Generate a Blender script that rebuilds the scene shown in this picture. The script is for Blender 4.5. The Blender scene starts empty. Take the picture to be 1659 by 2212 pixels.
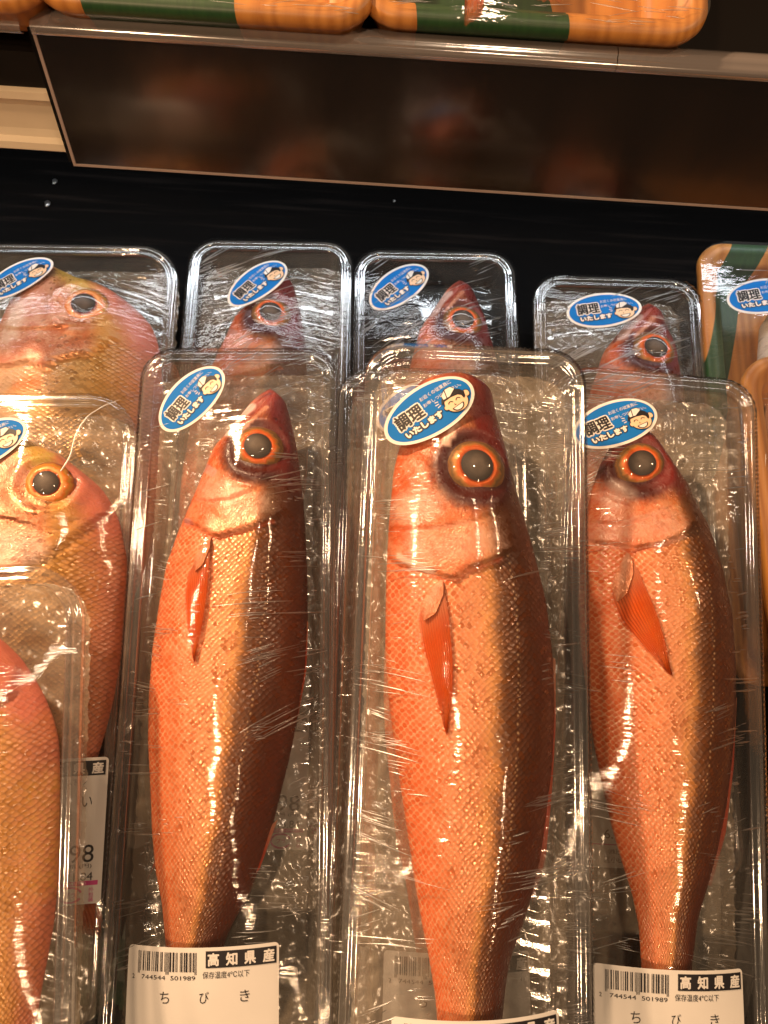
import bpy, math, random
import numpy as np
from mathutils import Matrix, Vector
random.seed(7); rng = np.random.default_rng(7)
SC = bpy.context.scene
COL = SC.collection
# ------------------------------------------------------------------ frames
# everything is laid out in the frame of the sloping display deck (x right, y up the
# slope, z out of the deck); D tips that frame to the deck's real slope at the end
D = Matrix.Rotation(math.radians(20), 4, 'X')
TILT, ROLL, CAMH, FPX = math.radians(15), math.radians(3.7), .60, 1659.
CAM = Matrix.Translation((0, 0, CAMH)) @ Matrix.Rotation(TILT, 4, 'X') @ Matrix.Rotation(ROLL, 4, 'Z')
# ------------------------------------------------------------------ camera
cam = bpy.data.cameras.new('camera'); camo = bpy.data.objects.new('camera', cam); COL.objects.link(camo)
camo.matrix_world = D @ CAM
cam.sensor_fit = 'VERTICAL'; cam.sensor_height = 36; cam.sensor_width = 27; cam.lens = 27
cam.clip_start = .01; cam.clip_end = 50
cam.dof.use_dof = True; cam.dof.focus_distance = .47; cam.dof.aperture_fstop = 13
SC.camera = camo
# ------------------------------------------------------------------ world, lamps, exposure
w = bpy.data.worlds.new('World'); SC.world = w; w.use_nodes = True
w.node_tree.nodes['Background'].inputs[0].default_value = (1, .72, .5, 1)
w.node_tree.nodes['Background'].inputs[1].default_value = .05
SC.view_settings.view_transform = 'Standard'; SC.view_settings.look = 'None'
SC.view_settings.exposure = -.18; SC.view_settings.gamma = 1; SC.view_settings.use_curve_mapping = False

def lamp(name, loc, target, size, power, colour, size_y=None, spread=180):
    l = bpy.data.lights.new(name, 'AREA'); l.shape = 'RECTANGLE' if size_y else 'DISK'
    l.size = size
    if size_y: l.size_y = size_y
    l.energy = power; l.color = colour; l.spread = math.radians(spread)
    o = bpy.data.objects.new(name, l); COL.objects.link(o)
    d = (Vector(target) - Vector(loc)).to_track_quat('-Z', 'Y').to_matrix().to_4x4()
    o.matrix_world = D @ (Matrix.Translation(loc) @ d)
    return o
WARM = (1, .64, .37)
lamp('track_lamp', (-1.00, 1.15, 1.12), (0, .10, .1), .085, 50, WARM)
lamp('spot_lamp', (-1.30, .30, 1.05), (-.2, .2, .1), .10, 9, WARM)
lamp('spot_lamp', (-.62, -.42, 1.5), (0, 0, .1), .11, 11, WARM)
lamp('spot_lamp', (.45, -.75, 1.55), (0, .1, .1), .11, 5, WARM)
lamp('spot_lamp', (.17, .40, 1.6), (0, .1, .1), .12, 4, (1, .72, .48))
lamp('spot_lamp', (.90, .52, 1.07), (-.18, .13, .1), .10, 4, WARM)  # added lamp, placed to put a glare on the middle bream's film
lamp('tube_lamp', (.02, .435, .166), (.02, .37, .04), 1.1, 1.05, (.88, .94, 1), .014)

SC.cycles.use_denoising = True
SC.cycles.denoiser = 'OPENIMAGEDENOISE'
SC.cycles.denoising_input_passes = 'RGB_ALBEDO_NORMAL'
SC.cycles.transparent_max_bounces = 64
SC.cycles.max_bounces = 10; SC.cycles.glossy_bounces = 4; SC.cycles.diffuse_bounces = 3
SC.cycles.sample_clamp_indirect = 3; SC.cycles.sample_clamp_direct = 0
SC.cycles.caustics_reflective = False; SC.cycles.caustics_refractive = False
SC.cycles.blur_glossy = .5

# ------------------------------------------------------------------ numeric helpers
CAMI = np.array(CAM)
def ray(px, py):
    return CAMI[:3, :3] @ np.array([(px - 829.5) / FPX, (1106 - py) / FPX, -1.])
CP = CAMI[:3, 3]
def smooth(a, b, x):
    t = np.clip((np.asarray(x, float) - a) / (b - a), 0, 1); return t * t * (3 - 2 * t)
def local_hit(Minv, px, py, z):
    """where the line of sight through a measured point meets height z of a tray's own frame"""
    d = Minv[:3, :3] @ ray(px, py); c = Minv[:3, :3] @ CP + Minv[:3, 3]
    t = (z - c[2]) / d[2]
    return c + d * t

# ------------------------------------------------------------------ materials
def newmat(name):
    m = bpy.data.materials.new(name); m.use_nodes = True
    nt = m.node_tree; nt.nodes.clear()
    return m, nt
class N:
    """tiny node builder"""
    def __init__(s, name):
        s.m, s.nt = newmat(name); s.out = s.n('ShaderNodeOutputMaterial')
    def n(s, t, **kw):
        x = s.nt.nodes.new(t)
        for k, v in kw.items(): setattr(x, k, v)
        return x
    def put(s, sock, v):
        if v is None: return
        if hasattr(v, 'is_output') or isinstance(v, bpy.types.NodeSocket): s.nt.links.new(v, sock)
        else:
            if isinstance(v, (tuple, list)) and len(v) == 3 and sock.type == 'RGBA': v = (*v, 1)
            sock.default_value = v
    def math(s, op, a, b=None, c=None, clamp=False):
        x = s.n('ShaderNodeMath', operation=op, use_clamp=clamp)
        for i, v in enumerate((a, b, c)): s.put(x.inputs[i], v) if v is not None else None
        return x.outputs[0]
    def mix(s, f, a, b, mode='MIX'):
        x = s.n('ShaderNodeMix', data_type='RGBA', blend_type=mode)
        s.put(x.inputs[0], f); s.put(x.inputs[6], a); s.put(x.inputs[7], b)
        return x.outputs[2]
    def sstep(s, a, b, v):
        x = s.n('ShaderNodeMapRange', interpolation_type='SMOOTHSTEP')
        s.put(x.inputs[0], v); x.inputs[1].default_value = a; x.inputs[2].default_value = b
        return x.outputs[0]
    def noise(s, vec, scale, detail=3, rough=.5, dim='3D'):
        x = s.n('ShaderNodeTexNoise', noise_dimensions=dim)
        s.put(x.inputs['Vector'], vec) if vec is not None else None
        x.inputs['Scale'].default_value = scale; x.inputs['Detail'].default_value = detail; x.inputs['Roughness'].default_value = rough
        return x.outputs[0]
    def ramp(s, f, stops):
        x = s.n('ShaderNodeValToRGB'); e = x.color_ramp.elements
        while len(e) > 1: e.remove(e[0])
        e[0].position = stops[0][0]; e[0].color = (*stops[0][1], 1)
        for p, c in stops[1:]:
            k = e.new(p); k.color = (*c, 1)
        s.put(x.inputs[0], f); return x.outputs[0]
    def sep(s, v):
        x = s.n('ShaderNodeSeparateXYZ'); s.put(x.inputs[0], v); return x.outputs
    def comb(s, a, b, c=0.):
        x = s.n('ShaderNodeCombineXYZ')
        for i, v in enumerate((a, b, c)): s.put(x.inputs[i], v)
        return x.outputs[0]
    def mapping(s, v, loc=(0, 0, 0), rot=(0, 0, 0), scale=(1, 1, 1)):
        x = s.n('ShaderNodeMapping'); s.put(x.inputs[0], v)
        x.inputs[1].default_value = loc; x.inputs[2].default_value = rot; x.inputs[3].default_value = scale
        return x.outputs[0]
    def attr(s, name):
        return s.n('ShaderNodeAttribute', attribute_name=name)
    def obj(s): return s.n('ShaderNodeTexCoord').outputs['Object']
    def bump(s, h, strength=.3, dist=.001, normal=None):
        x = s.n('ShaderNodeBump'); s.put(x.inputs['Height'], h)
        x.inputs['Strength'].default_value = strength; x.inputs['Distance'].default_value = dist
        if normal is not None: s.put(x.inputs['Normal'], normal)
        return x.outputs[0]
    def bsdf(s, base, rough=.5, metal=0., spec=.5, normal=None, coat=0., coat_rough=.05, coat_normal=None, **kw):
        x = s.n('ShaderNodeBsdfPrincipled')
        s.put(x.inputs['Base Color'], base); s.put(x.inputs['Roughness'], rough); s.put(x.inputs['Metallic'], metal)
        s.put(x.inputs['Specular IOR Level'], spec); s.put(x.inputs['Coat Weight'], coat); s.put(x.inputs['Coat Roughness'], coat_rough)
        if normal is not None: s.put(x.inputs['Normal'], normal)
        if coat_normal is not None: s.put(x.inputs['Coat Normal'], coat_normal)
        for k, v in kw.items(): s.put(x.inputs[k.replace('_', ' ')], v)
        return x.outputs[0]
    def done(s, sh):
        s.nt.links.new(sh, s.out.inputs[0]); return s.m

def plain(name, c, rough=.5, spec=.5, metal=0., coat=0., bump=0., bscale=400):
    n = N(name)
    v = n.noise(n.obj(), bscale * .2, 4)
    base = n.mix(n.math('MULTIPLY', v, .25), c, tuple(x * .75 for x in c))
    nm = n.bump(n.noise(n.obj(), bscale, 4), bump, .0005) if bump else None
    return n.done(n.bsdf(base, rough, metal, spec, nm, coat))

def thin_plastic(name, refl=.08, rough=.06, haze=.04, hazecol=(.8, .78, .74), bump=0., bscale=300, stretch=(1, 1, 1), tint=(1, 1, 1), grow=.9):
    """thin clear sheet: straight-through transparency, Schlick reflection, a little milky scatter"""
    n = N(name)
    nm = None
    if bump:
        co = n.mapping(n.obj(), scale=stretch)
        nm = n.bump(n.noise(co, bscale, 3, .6), bump, .001)
    lw = n.n('ShaderNodeLayerWeight'); lw.inputs[0].default_value = .5
    if nm is not None: n.put(lw.inputs['Normal'], nm)
    f5 = n.math('POWER', lw.outputs['Facing'], 4.)
    F = n.math('MULTIPLY_ADD', f5, grow - refl, refl, clamp=True)
    tr = n.n('ShaderNodeBsdfTransparent'); n.put(tr.inputs[0], tint)
    gl = n.n('ShaderNodeBsdfGlossy'); gl.inputs['Roughness'].default_value = rough
    if nm is not None: n.put(gl.inputs['Normal'], nm)
    df = n.n('ShaderNodeBsdfDiffuse'); n.put(df.inputs[0], hazecol)
    a = n.n('ShaderNodeMixShader'); a.inputs[0].default_value = haze
    n.nt.links.new(tr.outputs[0], a.inputs[1]); n.nt.links.new(df.outputs[0], a.inputs[2])
    b = n.n('ShaderNodeMixShader'); n.put(b.inputs[0], F)
    n.nt.links.new(a.outputs[0], b.inputs[1]); n.nt.links.new(gl.outputs[0], b.inputs[2])
    return n.done(b.outputs[0])

M = {}
M['film'] = thin_plastic('stretch film', .036, .06, .008, bump=.40, bscale=22, stretch=(1, 11., 1))
M['ridge'] = thin_plastic('stretch film wrinkle', .30, .28, .06, grow=.40)
M['tray'] = thin_plastic('clear tray plastic', .32, .09, .08, bump=.06, bscale=200)
M['traybase'] = thin_plastic('clear tray base', .10, .09, .06, bump=.15, bscale=160)
M['crumple'] = thin_plastic('crumpled film', .11, .20, .33, hazecol=(.76, .62, .44))
M['cornea'] = thin_plastic('cornea', .03, .04, .02)
M['paper'] = plain('label paper', (.76, .73, .68), .65, .15)
M['ink'] = plain('black ink', (.02, .018, .02), .5, .3)
M['pink'] = plain('pink ink', (.62, .06, .26), .5, .3)
M['blue'] = plain('sticker blue', (.010, .17, .56), .65, .12)
M['white'] = plain('sticker white', (.80, .77, .72), .6, .15)
M['skin'] = plain('sticker skin', (.86, .60, .38), .45, .4)
M['black'] = plain('laminate', (.004, .004, .004), .35, .3)

def fish_material(name, stops, pale, head_a, head_b, cell=.27, retic=.75, metal=.35, dark_head=.25):
    n = N(name)
    a = n.attr('fuv'); u, v, hm = n.sep(a.outputs['Vector'])
    W0 = 4.6
    P = n.comb(n.math('DIVIDE', u, cell), n.math('MULTIPLY', v, W0 / cell), 0.)
    P0 = P
    wv = n.n('ShaderNodeTexNoise', noise_dimensions='2D'); n.put(wv.inputs['Vector'], P); wv.inputs['Scale'].default_value = .07; wv.inputs['Detail'].default_value = 2
    wo = n.n('ShaderNodeVectorMath', operation='MULTIPLY_ADD'); n.put(wo.inputs[0], wv.outputs['Color']); wo.inputs[1].default_value = (2.6, 2.6, 0); wo.inputs[2].default_value = (0, 0, 0)
    wa = n.n('ShaderNodeVectorMath', operation='ADD'); n.put(wa.inputs[0], P); n.put(wa.inputs[1], wo.outputs[0]); P = wa.outputs[0]
    R = n.mapping(P, rot=(0, 0, math.radians(45)))
    vo = n.n('ShaderNodeTexVoronoi', voronoi_dimensions='2D', feature='F1'); n.put(vo.inputs['Vector'], R)
    vo.inputs['Scale'].default_value = 1; vo.inputs['Randomness'].default_value = .32
    back = n.mapping(vo.outputs['Position'], rot=(0, 0, math.radians(-45)))
    bx, by, _ = n.sep(back)
    px, py, _ = n.sep(P)
    du = n.math('SUBTRACT', px, bx)
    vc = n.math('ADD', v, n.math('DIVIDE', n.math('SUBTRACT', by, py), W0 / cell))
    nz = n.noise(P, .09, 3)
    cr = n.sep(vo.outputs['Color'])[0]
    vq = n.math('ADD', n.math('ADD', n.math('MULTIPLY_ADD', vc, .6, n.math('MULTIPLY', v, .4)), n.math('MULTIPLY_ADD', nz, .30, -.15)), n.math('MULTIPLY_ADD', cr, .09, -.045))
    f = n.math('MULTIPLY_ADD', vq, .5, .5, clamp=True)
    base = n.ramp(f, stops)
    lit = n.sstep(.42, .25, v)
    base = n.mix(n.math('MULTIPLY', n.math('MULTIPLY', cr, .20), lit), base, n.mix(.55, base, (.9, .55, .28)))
    base = n.mix(n.math('MULTIPLY', n.math('POWER', n.math('SUBTRACT', 1., cr), 3.), .35), base, n.mix(.5, base, (.30, .06, .01)))
    dist = vo.outputs['Distance']
    edge = n.sstep(.34, .62, n.math('SUBTRACT', dist, n.math('MULTIPLY', du, .28)))
    vary = n.sstep(.25, .7, n.noise(P, .16, 3))
    bw = n.math('MULTIPLY', n.math('MULTIPLY', n.sstep(.45, -.30, v), retic), n.math('MULTIPLY_ADD', vary, .6, .5))
    base = n.mix(n.math('MULTIPLY', edge, bw), base, pale)
    dots = n.math('MULTIPLY', n.sstep(.42, .05, dist), n.math('MULTIPLY', bw, .5))
    base = n.mix(dots, base, n.mix(.6, base, (.66, .12, .02)))
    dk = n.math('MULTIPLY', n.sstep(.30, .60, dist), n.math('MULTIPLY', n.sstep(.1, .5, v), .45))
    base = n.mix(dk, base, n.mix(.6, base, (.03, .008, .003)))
    ll = n.math('MULTIPLY', n.sstep(.030, .008, n.math('ABSOLUTE', n.math('SUBTRACT', v, .56))), n.sstep(.35, .1, dist))
    base = n.mix(n.math('MULTIPLY', ll, .5), base, (.75, .50, .28))
    sat = n.noise(P, .35, 2)
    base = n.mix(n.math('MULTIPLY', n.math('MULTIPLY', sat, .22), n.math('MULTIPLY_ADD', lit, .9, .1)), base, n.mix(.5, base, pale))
    # head: finely mottled skin
    hv = n.noise(P, 1.1, 5, .65); hv2 = n.noise(P, .22, 3, .5)
    hc = n.mix(n.sstep(.44, .57, n.math('ADD', n.math('MULTIPLY', hv, .55), n.math('MULTIPLY', hv2, .45))), head_a, head_b)
    hf = n.math('MULTIPLY_ADD', n.math('ADD', v, n.math('MULTIPLY_ADD', hv, .2, -.1)), .5, .5, clamp=True)
    hr = n.ramp(hf, stops)
    hc = n.mix(n.math('MULTIPLY_ADD', n.sstep(.25, .5, v), 1 - dark_head, dark_head), hc, hr)
    base = n.mix(hm, base, hc)
    pt = n.attr('patch')
    pn = n.noise(P, .8, 3)
    pa = n.math('ADD', pt.outputs['Alpha'], n.math('MULTIPLY', n.math('MULTIPLY', pt.outputs['Alpha'], n.math('SUBTRACT', 1., pt.outputs['Alpha'])), n.math('MULTIPLY_ADD', pn, 4., -2.)), clamp=True)
    base = n.mix(pa, base, pt.outputs['Color'])
    # relief
    h = n.math('SUBTRACT', n.math('MULTIPLY', du, -.45), n.math('MULTIPLY', n.math('POWER', dist, 2.), 1.1))
    h = n.math('MULTIPLY', h, n.math('MULTIPLY_ADD', hm, -.8, 1.))
    h = n.math('ADD', h, n.math('MULTIPLY', n.noise(P, 2.2, 3), n.math('MULTIPLY_ADD', hm, .45, .25)))
    h = n.math('ADD', h, n.math('MULTIPLY', n.noise(P0, .45, 3), .9))
    nm = n.bump(h, .62, .0007)
    met = n.math('MULTIPLY', n.sstep(.75, .1, n.math('ABSOLUTE', n.math('SUBTRACT', v, .1))), metal)
    met = n.math('MULTIPLY', met, n.math('SUBTRACT', 1., n.math('MULTIPLY', pt.outputs['Alpha'], .9)))
    wet = n.bump(n.noise(P, .5, 2), .25, .0008)
    rg = n.math('MULTIPLY_ADD', n.math('POWER', cr, .6), .34, .17)
    rg = n.math('ADD', rg, n.math('MULTIPLY_ADD', n.noise(P0, .3, 3), .36, -.18), clamp=True)
    return n.done(n.bsdf(base, rg, met, .5, nm, .22, .16, nm, Subsurface_Weight=.0))

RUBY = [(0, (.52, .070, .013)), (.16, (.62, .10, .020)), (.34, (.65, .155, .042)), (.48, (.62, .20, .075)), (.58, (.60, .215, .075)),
        (.63, (.58, .24, .06)), (.665, (.34, .13, .030)), (.70, (.15, .052, .013)), (.80, (.10, .028, .007)), (1, (.10, .018, .006))]  # dark back: its own darker pigment, with the shaded side painted in too
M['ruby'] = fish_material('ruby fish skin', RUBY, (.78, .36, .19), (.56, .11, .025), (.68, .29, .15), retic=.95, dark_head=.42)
BREAM = [(0, (.62, .42, .29)), (.28, (.64, .40, .24)), (.48, (.62, .36, .16)), (.60, (.64, .36, .11)), (.70, (.62, .31, .07)),
         (.80, (.54, .24, .06)), (.90, (.54, .19, .08)), (1, (.50, .15, .08))]
M['bream'] = fish_material('bream skin', BREAM, (.76, .48, .27), (.52, .13, .06), (.66, .32, .20), cell=.25, retic=.5, metal=.62, dark_head=.2)

def fin_material(name, c1, c2, alpha=.8, period=110.):
    n = N(name)
    a = n.attr('fuv'); s, t, _ = n.sep(a.outputs['Vector'])
    nz = n.noise(n.comb(n.math('MULTIPLY', s, 3.), n.math('MULTIPLY', t, .5)), 2., 2)
    wv = n.math('SINE', n.math('MULTIPLY_ADD', t, period, n.math('MULTIPLY', nz, 3.)))
    st = n.math('MULTIPLY_ADD', wv, .5, .5)
    c = n.mix(n.math('MULTIPLY', n.math('POWER', st, 2.5), n.math('MULTIPLY_ADD', nz, .9, .35)), c1, c2); c = n.mix(n.math('MULTIPLY', n.sstep(.55, 1., t), .55), c, c2)  # one edge darkened: its shade is put into the fin colour
    c = n.mix(n.sstep(.3, .9, nz), c, n.mix(.4, c, (.95, .3, .06)))
    c = n.mix(n.math('MULTIPLY', n.sstep(.38, 0., s), .7), c, (.72, .34, .20))
    b = n.bsdf(c, .65, 0, .15, n.bump(st, .5, .0005))
    tl = n.n('ShaderNodeBsdfTranslucent'); n.put(tl.inputs[0], c)
    x = n.n('ShaderNodeMixShader'); x.inputs[0].default_value = .25
    n.nt.links.new(b, x.inputs[1]); n.nt.links.new(tl.outputs[0], x.inputs[2])
    tr = n.n('ShaderNodeBsdfTransparent')
    y = n.n('ShaderNodeMixShader'); n.put(y.inputs[0], n.math('MULTIPLY', n.math('MULTIPLY_ADD', st, .30, alpha - .25, clamp=True), n.math('MULTIPLY', n.math('MULTIPLY_ADD', n.sstep(.65, 1., s), -.6, 1.), n.math('MULTIPLY_ADD', n.sstep(.14, 0., t), -.75, 1.))))
    n.nt.links.new(tr.outputs[0], y.inputs[1]); n.nt.links.new(x.outputs[0], y.inputs[2])
    return n.done(y.outputs[0])
M['fin'] = fin_material('orange fin', (.85, .13, .010), (.34, .03, .006), .92, 75.)
M['redfin'] = fin_material('red fin membrane', (.62, .06, .03), (.45, .05, .03), .8)
M['tail'] = fin_material('tail fin', (.48, .12, .06), (.30, .06, .03), .95, 60)

def eye_material(name, c_in, c_mid, c_out):
    n = N(name)
    a = n.attr('fuv'); r, th, _ = n.sep(a.outputs['Vector'])
    nz = n.noise(n.comb(n.math('MULTIPLY', n.math('COSINE', th), 1.4), n.math('MULTIPLY', n.math('SINE', th), 1.4), r), 2.2, 4)
    f = n.math('ADD', r, n.math('MULTIPLY_ADD', nz, .34, -.17), clamp=True)
    c = n.ramp(f, [(0, (.06, .02, .01)), (.50, (.55, .06, .006)), (.60, c_in), (.68, c_in), (.76, c_mid), (.86, c_out), (.93, tuple(.6 * q for q in c_mid)), (1, (.09, .02, .012))])
    return n.done(n.bsdf(c, .35, .2, .4, n.bump(nz, .5, .001), .1))
M['eye'] = eye_material('orange iris', (.66, .12, .010), (.46, .19, .035), (.17, .095, .03))
M['eyeb'] = eye_material('yellow iris', (.92, .40, .12), (.88, .22, .01), (.60, .30, .03))
def pupil_material():
    n = N('cloudy pupil')
    a = n.attr('fuv'); r, th, _ = n.sep(a.outputs['Vector'])
    nz = n.noise(n.obj(), 160, 4)
    c = n.mix(n.math('MULTIPLY', nz, n.sstep(1., .3, r)), (.030, .020, .014), (.17, .13, .10))
    return n.done(n.bsdf(c, .55, 0, .3, None, .05))
M['pupil'] = pupil_material()

# ------------------------------------------------------------------ object helpers
TOPS = []
def mesh(name, v, f, mats, smooth_=True, fm=None, attrs=None):
    me = bpy.data.meshes.new(name)
    v = np.asarray(v, float)
    me.from_pydata([tuple(map(float, p)) for p in v], [], [tuple(int(i) for i in q) for q in f])
    for m in (mats if isinstance(mats, (list, tuple)) else [mats]): me.materials.append(m)
    if fm is not None: me.polygons.foreach_set('material_index', np.asarray(fm, np.int32))
    me.polygons.foreach_set('use_smooth', np.full(len(me.polygons), smooth_))
    for k, (typ, arr) in (attrs or {}).items():
        at = me.attributes.new(k, typ, 'POINT')
        at.data.foreach_set('color' if typ == 'FLOAT_COLOR' else 'vector', np.asarray(arr, np.float32).ravel())
    me.update(); return me
def part(name, me, parent=None, label=None):
    o = bpy.data.objects.new(name, me); COL.objects.link(o)
    if parent is not None: o.parent = parent
    else: TOPS.append(o)
    if label: o['label'] = label
    return o
def tag(o, label, cat=None, group=None, kind=None):
    if label: o['label'] = label
    if cat: o['category'] = cat
    if group: o['group'] = group
    if kind: o['kind'] = kind
    return o
def thing(name, label, cat, matrix, group=None):
    o = bpy.data.objects.new(name, None); o.empty_display_size = .02; COL.objects.link(o); TOPS.append(o)
    o.matrix_world = matrix
    return tag(o, label, cat, group)
def copy_tree(o, parent=None):
    c = o.copy(); COL.objects.link(c)
    if parent is not None: c.parent = parent
    else: TOPS.append(c)
    for ch in list(o.children): copy_tree(ch, c)
    return c
def grid_faces(nr, nc, close=False):
    F = []
    for i in range(nr - 1):
        for j in range(nc if close else nc - 1):
            k = (j + 1) % nc
            F.append((i * nc + j, i * nc + k, (i + 1) * nc + k, (i + 1) * nc + j))
    return F
class MB:
    def __init__(s): s.v = []; s.f = []; s.m = []
    def add(s, v, f, m=0):
        b = len(s.v); s.v += [tuple(map(float, p)) for p in v]; s.f += [tuple(b + i for i in q) for q in f]; s.m += [m] * len(f)
    def box(s, lo, hi, m=0):
        x0, y0, z0 = lo; x1, y1, z1 = hi
        s.add([(x0, y0, z0), (x1, y0, z0), (x1, y1, z0), (x0, y1, z0), (x0, y0, z1), (x1, y0, z1), (x1, y1, z1), (x0, y1, z1)],
              [(3, 2, 1, 0), (4, 5, 6, 7), (0, 1, 5, 4), (1, 2, 6, 5), (2, 3, 7, 6), (3, 0, 4, 7)], m)
    def mesh(s, name, mats, sm=False, attrs=None): return mesh(name, s.v, s.f, mats, sm, s.m, attrs)

# ------------------------------------------------------------------ trays
def rr_path(W, L, r, inset, n=14, dense=.004):
    """rounded rectangle from y=0 (head) to y=-L, moved in by inset; points counter-clockwise"""
    a, b, rr = W / 2 - inset, L / 2 - inset, max(r - inset, .002)
    pts = []
    def arc(cx, cy, a0):
        for i in range(n): t = a0 + math.pi / 2 * i / n; pts.append((cx + rr * math.cos(t), cy + rr * math.sin(t)))
    def line(p, q, k):
        for i in range(k): pts.append((p[0] + (q[0] - p[0]) * i / k, p[1] + (q[1] - p[1]) * i / k))
    ks = max(2, int((L - 2 * r) / dense)); kt = max(2, int((W - 2 * r) / dense))
    arc(a - rr, b - rr, 0); line((a - rr, b), (-a + rr, b), kt)
    arc(-a + rr, b - rr, math.pi / 2); line((-a, b - rr), (-a, -b + rr), ks)
    arc(-a + rr, -b + rr, math.pi); line((-a + rr, -b), (a - rr, -b), kt)
    arc(a - rr, -b + rr, 1.5 * math.pi); line((a, -b + rr), (a, b - rr), ks)
    return np.array([(x, y - L / 2) for x, y in pts])
def half_width(W, L, r, inset, y):
    a, b, rr = W / 2 - inset, L / 2 - inset, max(r - inset, .002)
    yy = np.abs(np.asarray(y) + L / 2); e = np.clip(yy - (b - rr), 0, rr)
    return a - rr + np.sqrt(np.maximum(rr * rr - e * e, 0))
PROFILE = [(.0165, -.0275), (.0145, -.0245), (.0115, -.012), (.0100, -.0030), (.0092, -.0006), (.0080, .0004), (.0068, -.0002), (.0058, -.0011), (.0046, .0000),
           (.0036, .0007), (.0026, .0003), (.0018, -.0008), (.0008, -.0003), (.0001, -.0012), (-.0003, -.0040), (.0000, -.0062)]
def sweep(W, L, r, profile, rib=.0008, period=.0085):
    V = []
    for k, (i, z) in enumerate(profile):
        p = rr_path(W, L, r, i); nn = len(p)
        c = np.array([0, -L / 2])
        if rib and z < -.005 and i > .005:
            s = np.cumsum(np.r_[0, np.linalg.norm(np.diff(p, axis=0), axis=1)])
            d = np.maximum(np.cos(2 * np.pi * s / period), -.2) * rib
            nrm = np.roll(p, -1, 0) - np.roll(p, 1, 0); nrm = np.c_[nrm[:, 1], -nrm[:, 0]]; nrm /= np.linalg.norm(nrm, axis=1)[:, None] + 1e-9
            p = p - nrm * d[:, None]
        V.append(np.c_[p, np.full(nn, z)])
    return np.concatenate(V), grid_faces(len(profile), nn, True), nn
def hull_rows(t, h):
    """upper concave envelope of h over positions t"""
    st = []
    for i in range(len(t)):
        while len(st) > 1:
            a, b = st[-2], st[-1]
            if (h[b] - h[a]) * (t[i] - a_t(t, a)) <= (h[i] - h[a]) * (t[b] - t[a]): st.pop()
            else: break
        st.append(i)
    return np.interp(t, t[st], h[st])
def a_t(t, a): return t[a]

class Tray:
    """frame, film height and placement of one packed tray; the Empty's origin is the middle of the head rim"""
    def __init__(s, x, y, z, yaw, pitch, W=.135, L=.455, r=.023, depth=.0275):
        s.W, s.L, s.r, s.depth = W, L, r, depth
        s.mat = Matrix.Translation((x, y, z)) @ Matrix.Rotation(math.radians(yaw), 4, 'Z') @ Matrix.Rotation(math.radians(pitch), 4, 'X')
        s.inv = np.array(s.mat.inverted()); s.fish = []; s.dent = 1.
    def film_heights(s, nx=57, ny=173, inset=.0012):
        s.ny, s.nx = ny, nx
        e = (1 - np.cos(np.linspace(0, np.pi, ny))) / 2
        lin = np.linspace(0, 1, ny); tt = .75 * lin + .25 * e
        s.ys = -inset - tt * (s.L - 2 * inset)
        s.X = half_width(s.W, s.L, s.r, inset, s.ys); s.sx = np.linspace(-1, 1, nx)
        GX = s.X[:, None] * s.sx[None, :]; GY = np.repeat(s.ys[:, None], nx, 1)
        ft = np.full(GX.shape, -1.)
        for f in s.fish: ft = np.maximum(ft, f(GX, GY) + .0009)
        rim = .0009
        H = np.maximum(ft, rim); border = np.zeros_like(H, bool); border[0] = border[-1] = True; border[:, 0] = border[:, -1] = True
        H[border] = rim
        if s.fish:
            for it in range(3):
                for i in range(1, ny - 1): H[i] = hull_rows(GX[i], H[i])
                for j in range(1, nx - 1): H[:, j] = hull_rows(-GY[:, j], H[:, j])
            for it in range(10):
                A = H.copy(); A[1:-1, 1:-1] = (H[1:-1, 1:-1] * 2 + H[:-2, 1:-1] + H[2:, 1:-1] + H[1:-1, :-2] + H[1:-1, 2:]) / 6
                H = np.maximum(A, np.where(border, rim, np.maximum(ft - .0002, rim - .0005))); H[border] = rim
        else:
            H = H - .0015 * np.clip(1 - np.abs(GX / .06) ** 2, 0, 1)
            H[border] = rim
        ph = np.random.default_rng(int(abs(s.mat[0][3]) * 1e5)).uniform(0, 6.28, 12); dn = np.zeros_like(H)
        for k in range(6): dn += np.sin(GX * (30 + 25 * k) * math.cos(k * 2.1) + GY * (55 + 30 * k) + ph[k] + 1.5 * np.sin(GX * 40 + ph[k + 6])) / (1.5 + k)
        edge = np.minimum(np.minimum(s.X[:, None] - np.abs(GX), -GY), GY + s.L); H = H + (.00038 * s.dent * (dn + 1.9)).clip(0) * smooth(0, .02, edge)
        s.H, s.GX, s.GY = H, GX, GY
    def film(s, x, y):
        x = np.asarray(x, float); y = np.asarray(y, float)
        fi = np.interp(-y, -s.ys, np.arange(s.ny)); i = np.clip(np.floor(fi).astype(int), 0, s.ny - 2); a = fi - i
        X = s.X[i] * (1 - a) + s.X[i + 1] * a
        fj = np.clip((x / np.maximum(X, 1e-4) + 1) / 2, 0, 1) * (s.nx - 1); j = np.clip(np.floor(fj).astype(int), 0, s.nx - 2); b = fj - j
        return (s.H[i, j] * (1 - a) * (1 - b) + s.H[i + 1, j] * a * (1 - b) + s.H[i, j + 1] * (1 - a) * b + s.H[i + 1, j + 1] * a * b)
    def hit(s, px, py):
        z = .005
        for _ in range(6):
            p = local_hit(s.inv, px, py, z); z = float(s.film(p[0], p[1]))
        return p[0], p[1]
    def angle(s, px, py, deg):
        z = .01; a = math.radians(deg); d = 30
        p = local_hit(s.inv, px - d * math.cos(a), py + d * math.sin(a), z); q = local_hit(s.inv, px + d * math.cos(a), py - d * math.sin(a), z)
        return math.atan2(q[1] - p[1], q[0] - p[0])

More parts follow.
